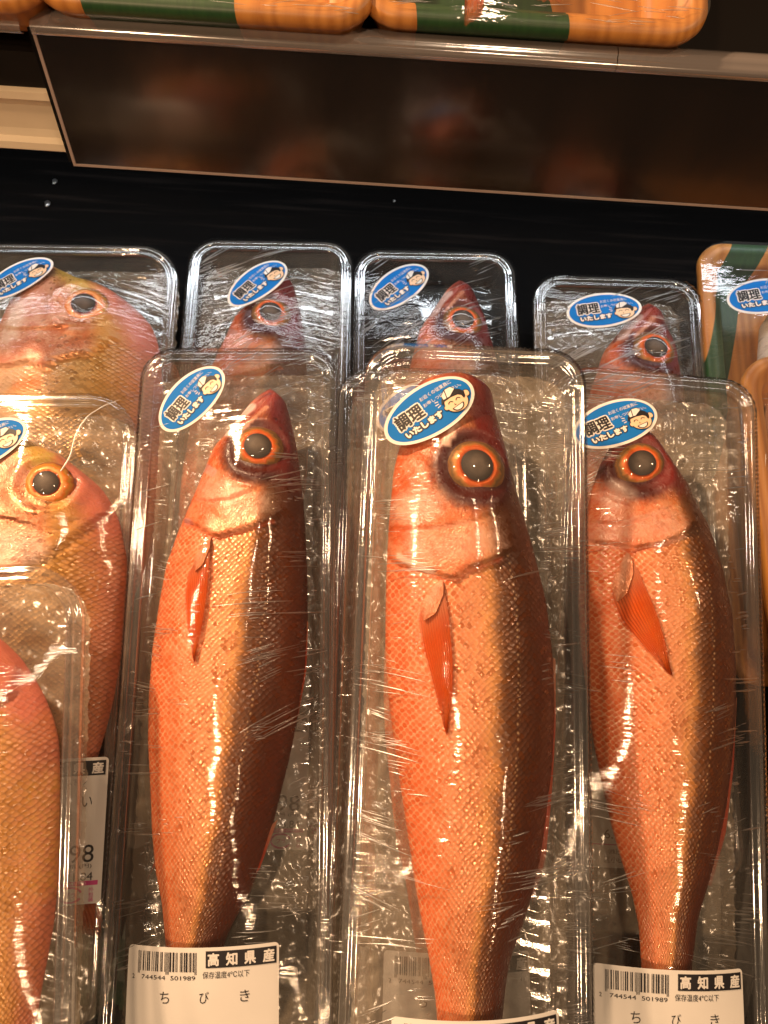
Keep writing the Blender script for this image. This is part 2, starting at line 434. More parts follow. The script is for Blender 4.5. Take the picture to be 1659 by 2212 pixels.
def ridge(mb, t, pts, wid, hgt, nseg=5):
    """one wrinkle of the film: a tapered half tube following the film surface"""
    pts = np.asarray(pts); n = len(pts)
    tan = np.gradient(pts, axis=0); nr = np.c_[-tan[:, 1], tan[:, 0]]; nr /= np.linalg.norm(nr, axis=1)[:, None] + 1e-12
    V = []
    for i in range(n):
        k = math.sin(math.pi * (i + .02) / (n - .96)) ** .7
        for j in range(nseg):
            th = math.pi * j / (nseg - 1)
            q = pts[i] + nr[i] * (math.cos(th) * wid * k)
            V.append((q[0], q[1], math.sin(th) * hgt * k))
    V = np.array(V); V[:, 2] += t.film(V[:, 0], V[:, 1]) + .0002
    mb.add(V, grid_faces(n, nseg), 1)

def build_tray(t, label, group, wrinkles=60, diag=0., seed=1, wbias=.5, crumple=True):
    R = random.Random(seed)
    root = thing('fish_tray', label, 'tray', t.mat, group)
    V, F, nn = sweep(t.W, t.L, t.r, PROFILE)
    part('tray_rim', mesh('tray_rim', V, F, M['tray']), root)
    # base with pressed ribs
    ins = PROFILE[0][0]; ys = np.linspace(-ins, -t.L + ins, 220)
    X = half_width(t.W, t.L, t.r, ins, ys); sx = np.linspace(-1, 1, 29)
    GX = X[:, None] * sx; GY = np.repeat(ys[:, None], 29, 1)
    rib = np.maximum(np.cos(2 * np.pi * (GY + 3.2 * GX ** 2) / .0125), 0) ** 4 * .0016
    rib *= smooth(.25, .4, np.abs(sx))[None, :] * smooth(1., .9, np.abs(sx))[None, :]
    part('tray_base', mesh('tray_base', np.c_[GX.ravel(), GY.ravel(), (-t.depth + rib).ravel()], grid_faces(220, 29), M['traybase']), root)
    # film gathered in creases under the tray
    if crumple:
        g = np.random.default_rng(seed)
        cy = int(t.L / .0018); cx = int(t.W / .0018)
        ys = np.linspace(-.006, -t.L + .006, cy); X = half_width(t.W, t.L, t.r, .006, ys)
        sx = np.linspace(-1, 1, cx)
        GX = X[:, None] * sx + g.normal(0, .0005, (cy, cx)); GY = np.repeat(ys[:, None], cx, 1) + g.normal(0, .0005, (cy, cx))
        Z = np.zeros_like(GX)
        for k in range(14):
            a = g.uniform(0, 6.28); f = g.uniform(120, 620); Z += np.abs(np.sin((GX * math.cos(a) + GY * math.sin(a)) * f + g.uniform(0, 6) + 2 * np.sin(GX * 60 + GY * 35 + k))) / f * .15
        m1 = smooth(-.2, .9, np.sin(GX * 75 + g.uniform(0, 6)) * np.sin(GY * 33 + g.uniform(0, 6)) + .6 * np.sin(GX * 40 + GY * 90 + g.uniform(0, 6)))
        Z += g.normal(0, .00017, Z.shape) * (.12 + .88 * m1)
        Z = -t.depth - .0012 - (Z - Z.min()) * .9
        part('crumpled_film', mesh('crumpled_film', np.c_[GX.ravel(), GY.ravel(), Z.ravel()], grid_faces(cy, cx), M['crumple'], True), root)
    # stretched film over the top, turned down over the rim
    V = [np.c_[t.GX.ravel(), t.GY.ravel(), t.H.ravel()]]; F = grid_faces(t.ny, t.nx)
    p0 = rr_path(t.W, t.L, t.r, .0010, dense=.0015); b = len(V[0]); n = len(p0)
    cr = np.array([R.random() for _ in range(n)]); sgn = np.where(np.arange(n) % 2, 1., -1.) * (.3 + cr)
    p1 = rr_path(t.W, t.L, t.r, -.0012, dense=.0015); p2 = rr_path(t.W, t.L, t.r, -.0006, dense=.0015)
    V += [np.c_[p0, .0011 + .0002 * sgn], np.c_[p1, .0004 + .0006 * sgn], np.c_[p2, -.007 + .0008 * sgn]]
    F = F + [tuple(b + q for q in f) for f in grid_faces(3, n, True)]
    # wrinkles in the film
    mb = MB()
    mb.add(np.concatenate(V), F, 0)
    k = 0
    while k < wrinkles:
        side = R.choice((-1, 1))
        if diag and R.random() < .75:
            x0 = R.uniform(-.42, .3) * t.W; y0 = -R.uniform(.006, .20); ln = R.uniform(.015, .06); a = diag + R.gauss(0, .08)
        else:
            x0 = side * R.choice((R.uniform(.30, .47), R.uniform(.12, .40))) * t.W; y0 = -R.uniform(.01, .97) * t.L
            ln = R.choice((.006, .010, .014, .020, .03, .045)) * R.uniform(.7, 1.3); a = R.gauss(.20 if side > 0 else -.06, .12) + (-.3 * side if y0 < -.32 else 0)
        gap = R.uniform(.0012, .0035)
        for q in range(R.randint(1, 6)):
            k += 1
            ll = ln * R.uniform(.4, 1.1); aa = a + R.gauss(0, .035); bend = R.gauss(0, .07); m = 11
            xc = x0 + R.gauss(0, .003); yc = y0 - q * gap * R.uniform(.6, 1.4)
            s = np.linspace(0, 1, m); th = aa + bend * (s - .5)
            xs = xc - ll / 2 * math.cos(aa) + np.cumsum(np.cos(th)) * ll / m; yy = yc - ll / 2 * math.sin(aa) + np.cumsum(np.sin(th)) * ll / m
            if np.any(np.abs(xs) > t.W * .485) or np.any(yy > -.004) or np.any(yy < -t.L + .004): continue
            ridge(mb, t, np.c_[xs, yy], R.choice((.0002, .0003, .0004, .00055)), R.uniform(.0003, .0006))
    film = part('film_wrap', mb.mesh('film_wrap', [M['film'], M['ridge']], True), root)
    t.root, t.filmo = root, film
    return root

# ------------------------------------------------------------------ lettering
TXT = {}
def text(body, offset=0., bold=0.):
    k = (body, offset)
    if k not in TXT:
        cu = bpy.data.curves.new('lettering', 'FONT'); cu.body = body; cu.offset = offset; cu.resolution_u = 3; cu.fill_mode = 'FRONT'
        o = bpy.data.objects.new('lettering', cu); COL.objects.link(o); bpy.context.view_layer.update()
        me = bpy.data.meshes.new_from_object(o.evaluated_get(bpy.context.evaluated_depsgraph_get()))
        v = np.array([p.co[:] for p in me.vertices])[:, :2]; f = [tuple(p.vertices) for p in me.polygons]
        bpy.data.objects.remove(o); bpy.data.curves.remove(cu); bpy.data.meshes.remove(me)
        TXT[k] = (v, f)
    return TXT[k]
class Art:
    """flat artwork in its own units, later laid on the film of a tray"""
    def __init__(s): s.layers = []          # (z rank, material key, verts2d, faces)
    def poly(s, z, mat, pts): s.layers.append((z, mat, np.array(pts, float), [tuple(range(len(pts)))]))
    def rect(s, z, mat, x0, y0, x1, y1):
        nx, ny = max(2, int(abs(x1 - x0) / .03) + 1), max(2, int(abs(y1 - y0) / .03) + 1)
        X, Y = np.meshgrid(np.linspace(x0, x1, nx), np.linspace(y0, y1, ny)); s.layers.append((z, mat, np.c_[X.ravel(), Y.ravel()], grid_faces(ny, nx)))
    def ellipse(s, z, mat, cx, cy, a, b, n=40, rot=0., a0=0., a1=2 * math.pi, rings=1):
        t = np.linspace(a0, a1, n, endpoint=abs(a1 - a0 - 2 * math.pi) > 1e-6)
        x = a * np.cos(t); y = b * np.sin(t); c, q = math.cos(rot), math.sin(rot)
        if rings == 1: s.poly(z, mat, np.c_[cx + x * c - y * q, cy + x * q + y * c]); return
        V = []; 
        for k in range(rings): V.append(np.c_[cx + x * (k + .0001) / (rings - 1) * 1., cy + y * (k + .0001) / (rings - 1)])
        s.layers.append((z, mat, np.concatenate(V), grid_faces(rings, n, True)))
    def stroke(s, z, mat, pts, wd):
        p = np.array(pts, float); tn = np.gradient(p, axis=0); nr = np.c_[-tn[:, 1], tn[:, 0]]; nr /= np.linalg.norm(nr, axis=1)[:, None] + 1e-12
        n = len(p); V = np.concatenate([p + nr * wd / 2, p - nr * wd / 2])
        s.layers.append((z, mat, V, [(i, i + 1, n + i + 1, n + i) for i in range(n - 1)]))
    def text(s, z, mat, body, cx, cy, wd, hg, offset=0., ref=None):
        v0, _ = text(body); v, f = text(body, offset)
        lo, hi = v0.min(0), v0.max(0); c = (lo + hi) / 2; sc = np.array([wd, hg]) / (hi - lo)
        s.layers.append((z, mat, (v - c) * sc + np.array([cx, cy]), f))
    def bold(s, z, mat, body, cx, cy, wd, hg, r):
        for k in range(8): s.text(z + .03 * k, mat, body, cx + r * math.cos(k * math.pi / 4), cy + r * math.sin(k * math.pi / 4), wd, hg)
    def rounded(s, z, mat, x0, y0, x1, y1, r, nx=14, ny=14):
        ys = np.linspace(y1, y0, ny * 2 + 1); e = np.concatenate([y1 - r + r * np.cos(np.linspace(0, math.pi / 2, 6))])
        ys = np.unique(np.concatenate([ys, y1 - r + r * np.sin(np.linspace(0, math.pi / 2, 7)), y0 + r - r * np.sin(np.linspace(0, math.pi / 2, 7))]))[::-1]
        d = np.maximum(np.maximum(ys - (y1 - r), (y0 + r) - ys), 0); ins = r - np.sqrt(np.maximum(r * r - d * d, 0))
        sx = np.linspace(0, 1, nx + 1); X = (x0 + ins)[:, None] + ((x1 - ins) - (x0 + ins))[:, None] * sx
        s.layers.append((z, mat, np.c_[X.ravel(), np.repeat(ys, nx + 1)], grid_faces(len(ys), nx + 1)))
    def refine(s, lim):
        import bmesh
        if getattr(s, 'fine', False): return
        s.fine = True; out = []
        for z, m, v, f in s.layers:
            bm = bmesh.new(); vs = [bm.verts.new((*p, 0)) for p in v]
            for q in f:
                try: bm.faces.new([vs[i] for i in q])
                except ValueError: pass
            bmesh.ops.triangulate(bm, faces=bm.faces[:])
            for _ in range(5):
                e = [k for k in bm.edges if k.calc_length() > lim]
                if not e: break
                bmesh.ops.subdivide_edges(bm, edges=e, cuts=1)
                bmesh.ops.triangulate(bm, faces=[q for q in bm.faces if len(q.verts) > 3])
            bm.verts.index_update()
            out.append((z, m, np.array([q.co[:2] for q in bm.verts]), [tuple(k.index for k in q.verts) for q in bm.faces])); bm.free()
        s.layers = out
    def build(s, name, t, parent, cx, cy, ang, sx, sy, base=.0003, step=.00013, zmin=-99, zmax=99, only=None, skip=()):
        s.refine(.0026 / sx)
        mats = []; mb = MB(); c, q = math.cos(ang), math.sin(ang)
        P0 = np.concatenate([v for _, _, v, _ in s.layers]); x = P0[:, 0] * sx; y = P0[:, 1] * sy
        bx = lambda x, y: np.c_[np.ones_like(x), x, y, x * x, x * y, y * y, x ** 3, x * x * y, x * y * y, y ** 3]
        xx, yy = np.meshgrid(np.linspace(x.min(), x.max(), 24), np.linspace(y.min(), y.max(), 24)); xx, yy = xx.ravel(), yy.ravel()
        zz = t.film(cx + xx * c - yy * q, cy + xx * q + yy * c); K = sx
        co = np.linalg.lstsq(bx(xx / K, yy / K), zz, rcond=None)[0]
        up = max(0, float(np.max(zz - bx(xx / K, yy / K) @ co))); up = min(up, .0016)
        for z, m, v, f in s.layers:
            if not zmin <= z <= zmax or m in skip or (only and m not in only): continue
            if m not in mats: mats.append(m)
            x = v[:, 0] * sx; y = v[:, 1] * sy
            X = cx + x * c - y * q; Y = cy + x * q + y * c
            mb.add(np.c_[X, Y, bx(x / K, y / K) @ co + up + base + z * step], f, mats.index(m))
        return part(name, mb.mesh(name, [M[k] for k in mats]), parent)

STK = Art()          # unit: half the long axis; drawn upright, long axis along x
STK.ellipse(0, 'white', 0, 0, 1, .585, 64, rings=9)
STK.ellipse(1, 'blue', 0, 0, .93, .515, 64, rings=9)
def two(ar, body, cx, cy, wd, hg, o_out, o_in, m_out, m_in, z):
    ar.bold(z, m_out, body, cx, cy, wd, hg, o_out); ar.bold(z, m_out, body, cx, cy, wd, hg, o_out * .5); ar.bold(z + 1, m_in, body, cx, cy, wd, hg, o_in)
two(STK, '調理', -.41, .095, .58, .34, .042, .011, 'white', 'ink', 3)
two(STK, 'いたします', -.25, -.225, .82, .145, .034, .011, 'ink', 'white', 3)
STK.text(3, 'white', 'お近くの従業員に', .31, .285, .72, .095)
STK.text(3, 'white', 'お申しつけください。', .37, .125, .86, .09)
for a, b in (((.15, .045), (.22, .03)), ((.13, -.02), (.21, -.02)), ((.15, -.085), (.22, -.07))): STK.stroke(3, 'white', [a, b], .018)
fx, fy = .52, -.17   # smiling face with a cap
STK.ellipse(5, 'ink', fx, fy, .255, .235, 40, -.1); STK.ellipse(5, 'ink', fx + .27, fy + .06, .075, .085); STK.ellipse(6, 'skin', fx + .27, fy + .06, .058, .068)
STK.ellipse(6, 'skin', fx, fy, .238, .218, 40, -.1); STK.ellipse(5, 'ink', fx - .245, fy - .02, .05, .06); STK.ellipse(6, 'skin', fx - .24, fy - .02, .036, .045)
STK.poly(7, 'ink', [(fx - .29, fy + .08), (fx - .20, fy + .12), (fx - .05, fy + .135), (fx + .1, fy + .115), (fx + .155, fy + .07), (fx + .17, fy - .02), (fx + .22, fy + .01), (fx + .25, fy + .11),
                    (fx + .20, fy + .2), (fx + .10, fy + .265), (fx - .04, fy + .29), (fx - .17, fy + .25), (fx - .24, fy + .18)])
STK.poly(8, 'ink', [(fx - .21, fy + .15), (fx - .05, fy + .145), (fx + .13, fy + .255), (fx + .07, fy + .355), (fx - .07, fy + .365), (fx - .20, fy + .27)])
STK.poly(9, 'white', [(fx - .195, fy + .165), (fx - .13, fy + .165), (fx - .09, fy + .33), (fx - .19, fy + .262)])
STK.poly(9, 'white', [(fx - .11, fy + .165), (fx - .055, fy + .162), (fx + .11, fy + .262), (fx + .06, fy + .34), (fx - .065, fy + .345)])
for ex in (-.115, .055):
    th = np.linspace(.25, math.pi - .25, 9); STK.stroke(8, 'ink', np.c_[fx + ex + .05 * np.cos(th), fy + .01 + .05 * np.sin(th)], .016)
STK.stroke(8, 'ink', [(fx - .055, fy - .02), (fx - .065, fy - .05), (fx - .035, fy - .055)], .014)
STK.ellipse(8, 'ink', fx - .02, fy - .085, .135, .115, 24, .1, math.pi, 2 * math.pi); STK.ellipse(9, 'white', fx - .02, fy - .10, .105, .082, 24, .1, math.pi, 2 * math.pi)
def sticker(t, px, py, deg, a=.0288, label=None):
    cx, cy = t.hit(px, py); an = t.angle(px, py, deg)
    o = STK.build('sticker', t, t.filmo, cx, cy, an, a, a, zmax=1)
    # printed matter of the sticker
    return o, STK.build('sticker_print', t, t.filmo, cx, cy, an, a, a, zmin=2)

def label_art(name, low=None):
    """price label, unit = its width; origin at the middle of its top edge"""
    A = Art()
    A.rounded(0, 'paper', -.5, -1.0, .5, 0, .03)
    R = random.Random(5); x = -.425
    bits = '101' + ''.join(R.choice(('0001101', '0011001', '0010011', '0111101', '0100011', '0110001')) for _ in range(6)) + '01010' + ''.join(R.choice(('1110010', '1100110', '1101100', '1000010', '1011100')) for _ in range(6)) + '101'
    bw = .40 / len(bits); i = 0
    while i < len(bits):
        if bits[i] == '1':
            j = i
            while j < len(bits) and bits[j] == '1': j += 1
            g = i < 3 or i > len(bits) - 4 or 44 < i < 51
            A.rect(2, 'ink', x + i * bw, -.165 if g else -.148, x + j * bw - bw * .12, -.03); i = j
        else: i += 1
    A.text(2, 'ink', '2', -.455, -.185, .016, .026); A.text(2, 'ink', '744544', -.315, -.185, .165, .026); A.text(2, 'ink', '501989', -.115, -.185, .165, .026)
    A.rect(2, 'ink', .035, -.125, .485, -.022)
    for k, ch in enumerate('高知県産'): A.bold(3, 'paper', ch, .085 + .117 * k, -.0735, .068, .075, .003)
    A.text(2, 'ink', '保存温度4℃以下', .165, -.168, .30, .043)
    for k, ch in enumerate(name): A.text(2, 'ink', ch, (-.235 if len(name) > 1 else .38) + .26 * k, -.305, .062, .072, -.003)
    if low == 'price':
        A.text(2, 'ink', low_price, .32, -.66, .24, .12)
        A.text(2, 'ink', '本体価格 (円)', .28, -.745, .30, .035); A.text(2, 'ink', low_unit, .33, -.815, .22, .055)
        A.rect(2, 'pink', .05, -.875, .475, -.845); A.text(3, 'paper', '税込価格 (円)', .28, -.86, .24, .022)
        th = np.linspace(.3, 5.8, 20); A.stroke(2, 'pink', np.c_[.30 + .075 * np.cos(th), -.935 + .05 * np.sin(th)], .014)
        A.text(2, 'pink', 'プラ', .30, -.935, .07, .035)
        for k, ch in enumerate('外包装'): A.text(2, 'pink', ch, .435, -.905 - .033 * k, .034, .03)
    elif low == 'date':
        A.text(2, 'ink', '日', -.34, -.56, .03, .04); A.text(2, 'ink', '4', -.25, -.62, .035, .06); A.text(2, 'ink', '6. 5', -.28, -.75, .15, .07)
        A.rect(2, 'pink', -.48, -.832, .48, -.824)
        A.text(2, 'ink', '㈱光洋', -.22, -.88, .20, .045); A.text(2, 'ink', '区小山北上', -.22, -.94, .27, .045)
    return A
low_price, low_unit = '198', '213.84'
LAB = label_art('ちびき'); LAB_P = label_art('ちびき', 'price'); LAB_D = label_art('ちびき', 'date')
low_price, low_unit = '298', '321.84'
LAB_B = label_art('い', 'price')
def price_label(t, art, px, py, deg, wd=.087):
    """px, py: the middle of the label's top edge"""
    cx, cy = t.hit(px, py); an = t.angle(px, py, deg)
    art.build('price_label', t, t.filmo, cx, cy, an, wd, wd, zmax=1)
    art.build('label_print', t, t.filmo, cx, cy, an, wd, wd, zmin=2, skip=('pink',))
    if any(q[1] == 'pink' for q in art.layers): art.build('pink_print', t, t.filmo, cx, cy, an, wd, wd, zmin=2, only=('pink',))

# ------------------------------------------------------------------ fish
class Fish:
    """body lofted between two measured outlines; x across, y along (head up), z out of the tray"""
    def __init__(s, t, left, right, kT=.62, peak=.28, zmid=None, shift=.38):
        z = (-.0275 + .0285) if zmid is None else zmid
        L = np.array([local_hit(t.inv, *p, z)[:2] for p in left]); Rr = np.array([local_hit(t.inv, *p, z)[:2] for p in right])
        s.y0 = max(L[:, 1].max(), Rr[:, 1].max()); s.y1 = min(L[:, 1].min(), Rr[:, 1].min())
        oL = np.argsort(L[:, 1]); oR = np.argsort(Rr[:, 1])
        yy = np.linspace(s.y1, s.y0, 500)
        xl = np.interp(yy, L[oL, 1], L[oL, 0]); xr = np.interp(yy, Rr[oR, 1], Rr[oR, 0])
        k = np.ones(9) / 9
        sm = lambda a: np.convolve(np.pad(a, 4, mode='reflect', reflect_type='odd'), k, 'valid')
        s.yy, s.xl, s.xr = yy, sm(xl), sm(xr)
        s.z, s.kT, s.peak, s.shift, s.t = z, kT, peak, shift, t
        s.bumps = []; s.grooves = []; s.gill = None; s.patches = []
        s.len = s.y0 - s.y1
    def sect(s, y):
        xl = np.interp(y, s.yy, s.xl); xr = np.interp(y, s.yy, s.xr)
        d = np.clip((s.y0 - np.asarray(y)) / .011, .003, 1)
        return (xl + xr) / 2, np.maximum((xr - xl) / 2 * np.sqrt(1 - (1 - d) ** 2), .0004)
    def height(s, y, hw):
        e = np.clip((s.y0 - np.asarray(y)) / .05, 0, 1)
        return s.kT * np.minimum(hw, 9) ** 1.0 * (1.25 - .25 * e)
    def prof(s, v):
        v = np.clip(v, -1, 1); p = s.peak
        a = np.where(v < p, (v - p) / (1 + p), (v - p) / (1 - p))
        zl = (1 - np.abs(a) ** 2.1) ** .62; zr = (1 - np.abs(a) ** 1.75) ** .72
        return np.where(v < p, zl, zr)
    def relief(s, x, y):
        x = np.asarray(x, float); y = np.asarray(y, float)
        d = .00035 * (np.sin(x * 260 + 1.7 * np.sin(y * 90)) * np.sin(y * 140 + x * 60) + .8 * np.sin(y * 61 - x * 170 + 2)) + np.zeros(np.broadcast(x, y).shape)
        for bx, by, r, h, kind in s.bumps:
            q = np.hypot(x - bx, y - by) / r
            if kind == 'orbit': d += h * (np.exp(-((q - 1.08) / .22) ** 2) - .9 * smooth(1.0, .75, q))
            else: d += h * np.exp(-q * q)
        for P, wd, dp in s.grooves:
            dm = np.full(d.shape, 9.)
            for a, c in zip(P[:-1], P[1:]):
                ab = c - a; tt = np.clip(((x - a[0]) * ab[0] + (y - a[1]) * ab[1]) / (ab @ ab), 0, 1)
                dm = np.minimum(dm, np.hypot(x - a[0] - tt * ab[0], y - a[1] - tt * ab[1]))
            d -= dp * np.exp(-(dm / wd) ** 2)
        if s.gill is not None:
            for gx, gy, h, fall in s.gill:
                yg = np.interp(x, gx, gy); ins = (x >= gx[0] - .004) & (x <= gx[-1] + .002)
                dy = y - yg
                d += np.where(ins, h * np.where(dy >= 0, np.exp(-dy / fall), np.exp(dy / .0012) * 0) , 0)
                d -= np.where(ins & (dy < 0), .5 * h * np.exp(dy / .0022), 0)
        return d
    def top(s, x, y):
        x = np.asarray(x, float); y = np.asarray(y, float)
        c, hw = s.sect(y); v = (x - c) / hw
        zt = s.z + s.height(y, hw) * s.prof(v) + s.relief(x, y) * (np.abs(v) < .97)
        return np.where((np.abs(v) < 1) & (y < s.y0) & (y > s.y1), zt, -1.)
    def v_of(s, x, y):
        c, hw = s.sect(y); return (x - c) / hw
    def loc(s, px, py, lift=.018):
        p = local_hit(s.t.inv, px, py, s.z + lift)
        for _ in range(4):
            zz = float(s.top(p[0], p[1])); zz = s.z if zz < -.5 else zz
            p = local_hit(s.t.inv, px, py, zz)
        return p
    def scale(s): return np.linalg.norm(s.loc(829, 1100)[:2] - s.loc(839, 1100)[:2]) / 10
    def body(s, name, mat, parent, off, rows=300, ring=84):
        q = np.linspace(0, 1, rows); yy = s.y0 - s.len * (.35 * q ** 2 + .65 * q); yy[0] = s.y0 - .0002
        th = np.linspace(0, 2 * np.pi, ring, endpoint=False)
        vv = -np.cos(th); top = th < np.pi
        V = []; FU = []
        for y in yy:
            c, hw = s.sect(y); H = s.height(y, hw)
            x = c + hw * vv
            zt = s.z + H * s.prof(vv) + s.relief(x, np.full_like(x, y)) * smooth(1., .9, np.abs(vv))
            zb = s.z - np.minimum(H * .92, s.z + .0268) * (1 - np.abs(vv) ** 2.4) ** .6
            z = np.where(top, zt, zb)
            V.append(np.c_[x, np.full_like(x, y), z])
            fr = (s.y0 - y) / s.len
            vs = vv + s.shift * fr ** 2  # bends the ramp, and the red fish's painted shade line, near the tail
            hm = np.full_like(x, 0.)
            if s.gill is not None:
                gx, gy, _, _ = s.gill[0]; hm = smooth(-.004, .003, y - np.interp(x, gx, gy))
            FU.append(np.c_[np.full_like(x, (s.y0 - y) * 100), vs, hm])
        V = np.concatenate(V); FU = np.concatenate(FU); F = grid_faces(rows, ring, True)
        # close snout and tail
        n = len(V); V = np.vstack([V, V[:ring].mean(0) + [0, .0012, 0], V[-ring:].mean(0)]); FU = np.vstack([FU, FU[0], FU[-ring]])
        F += [(n, j, (j + 1) % ring) for j in range(ring)]; b = n - ring
        F += [(n + 1, b + (j + 1) % ring, b + j) for j in range(ring)]
        PC = np.zeros((len(V), 4))
        for pts, r, col, al in s.patches:
            P = np.array([s.loc(*p)[:2] for p in pts]); rr = r * s.pxm
            dmin = np.full(len(V), 9.)
            if len(P) == 1: dmin = np.hypot(V[:, 0] - P[0, 0], V[:, 1] - P[0, 1])
            for a, c in zip(P[:-1], P[1:]):
                ab = c - a; tt = np.clip(((V[:, :2] - a) @ ab) / (ab @ ab), 0, 1)
                dmin = np.minimum(dmin, np.linalg.norm(V[:, :2] - a - tt[:, None] * ab, axis=1))
            wgt = al * (smooth(1.2, .8, dmin / rr) if r < 15 or col == ORB else smooth(1.5, .3, dmin / rr))
            PC[:, :3] = PC[:, :3] * (1 - wgt[:, None]) * (PC[:, 3:] > 0) + np.array(col) * np.where(PC[:, 3:] > 0, wgt[:, None], 1) if False else np.where((wgt > 0)[:, None], np.where(PC[:, 3:] > .01, PC[:, :3] * (1 - wgt[:, None]) + np.array(col) * wgt[:, None], np.array(col)), PC[:, :3])
            PC[:, 3] = np.maximum(PC[:, 3], wgt)
        return part(name, mesh(name, V - off, F, mat, True, None, {'fuv': ('FLOAT_VECTOR', FU), 'patch': ('FLOAT_COLOR', PC)}), parent)

def disc(name, mat, parent, c, ax, rx, ry, zfun, n=48, rings=10, r0=0., ang=0.):
    """radial patch with height zfun(r) standing on a slanted disc"""
    nrm = Vector(ax).normalized(); R = nrm.to_track_quat('Z', 'Y').to_matrix(); R = np.array(R) @ np.array(Matrix.Rotation(ang, 3, 'Z'))
    V = []; FU = []
    for k in range(rings):
        r = r0 + (1 - r0) * k / (rings - 1)
        r = max(r, .002)
        for j in range(n):
            t = 2 * math.pi * j / n
            V.append(np.array(c) + R @ np.array([rx * r * math.cos(t), ry * r * math.sin(t), zfun(r)])); FU.append((r, t, 0))
    return part(name, mesh(name, V, grid_faces(rings, n, True), mat, True, None, {'fuv': ('FLOAT_VECTOR', FU)}), parent)

def fin_mesh(f, a, b, off, lift, rows=26, cols=15, z=None, ends=0., ragged=.0):
    """fin between two edge curves a and b (measured points); lies on the flank or stands at height z"""
    def res(p):
        P = np.array([f.loc(*q)[:2] if z is None else local_hit(f.t.inv, *q, z)[:2] for q in p])
        s = np.r_[0, np.cumsum(np.linalg.norm(np.diff(P, axis=0), axis=1))]; q = np.linspace(0, s[-1], rows)
        return np.c_[np.interp(q, s, P[:, 0]), np.interp(q, s, P[:, 1])]
    A, B = res(a), res(b); V = []; FU = []
    g = np.random.default_rng(3)
    rg = g.uniform(-1, 1, cols) * ragged
    for i in range(rows):
        s = i / (rows - 1)
        for j in range(cols):
            t = j / (cols - 1)
            p = A[i] * (1 - t) + B[i] * t
            if ragged and i > rows * .8: p = p + (A[i] - A[i - 1]) * rg[j] * (s - .8) * 10
            if z is None:
                h = max(float(f.top(p[0], p[1])), f.z - .004) + lift * (.12 + .95 * t ** 1.3) * min(1, s * 6 + .15)
            else: h = z
            h += .00030 * math.sin(t * 75)
            V.append((p[0] - off[0], p[1] - off[1], h - off[2])); FU.append((s, t, 0))
    return np.array(V), grid_faces(rows, cols), FU
def fin(name, f, a, b, off, mat, parent, lift=.0016, z=None, label=None, **kw):
    V, F, FU = fin_mesh(f, a, b, off, lift, z=z, **kw)
    return part(name, mesh(name, V, F, mat, True, None, {'fuv': ('FLOAT_VECTOR', FU)}), parent, label)

def make_fish(f, label, group, mat, eye, eyer, eyemat, pect=None, base=None, ridge_fins=(), tail=None, name='red_fish', pup=.54):
    t = f.t; f.pxm = f.scale()
    c, hw = f.sect((f.y0 + f.y1) / 2)
    off = np.array([c, (f.y0 + f.y1) / 2, f.z - .026])
    e = f.loc(*eye); er = eyer * f.pxm * 1.17
    f.bumps.append((e[0], e[1], er * 1.18, .0019, 'orbit'))
    f.bumps.append((e[0], e[1], er * 1.9, .0022, 'round'))
    root = thing(name, label, 'fish', t.mat @ Matrix.Translation(off), group)
    f.body('body', mat, root, off)
    d = er * .8
    zc = float(f.top(e[0], e[1])); sx = float(f.top(e[0] + d, e[1]) - f.top(e[0] - d, e[1])) / (2 * d); sy = float(f.top(e[0], e[1] + d) - f.top(e[0], e[1] - d)) / (2 * d)
    nrm = Vector((-.35 * sx, -.35 * sy, 1)).normalized()
    zc += er * .09
    c0 = np.array([e[0], e[1], zc]) - off
    ey = disc('eye', eyemat, root, c0, nrm, er * 1.0, er * .94, lambda r: er * (.13 - .40 * r ** 3.2 - .10 * smooth(.62, .5, r)), rings=16)
    disc('pupil', M['pupil'], ey, c0, nrm, er * pup, er * pup * .94, lambda r: er * (.165 - .10 * r * r), rings=8)
    disc('cornea', M['cornea'], ey, c0, nrm, er * 1.0, er * .95, lambda r: er * (.25 - .42 * r ** 2.4), rings=12)
    if pect: 
        pf = fin('pectoral_fin', f, pect[0], pect[1], off, M['fin'], root, .0029, ragged=.5, cols=61)
    if base:
        V, F, FU = fin_mesh(f, base[0], base[1], off, .0034, rows=14, cols=9)
        PC = np.tile(np.array([.66, .36, .24, .85]), (len(V), 1)); PC[:, 3] = [.75 * math.sin(math.pi * (.1 + .8 * q[1])) * (1 - .55 * q[0]) for q in FU]
        FU2 = [(18 + q[0] * 2, -.1 + q[1] * .2, 1) for q in FU]
        part('fin_base', mesh('fin_base', V, F, mat, True, None, {'fuv': ('FLOAT_VECTOR', FU2), 'patch': ('FLOAT_COLOR', PC)}), root)
    for nm, a, b in ridge_fins: fin(nm, f, a, b, off, M['redfin'], root, z=f.z + .002, rows=18, cols=7)
    if tail: fin('tail_fin', f, tail[0], tail[1], off, M['tail'], root, z=f.z, rows=20, cols=21)
    t.fish.append(f.top)
    f.root, f.off = root, off
    return root

GIL = (.50, .085, .025); ORB = (.065, .008, .005); SNT = (.17, .018, .014); MAX = (.66, .46, .42); SIL = (.70, .48, .36)
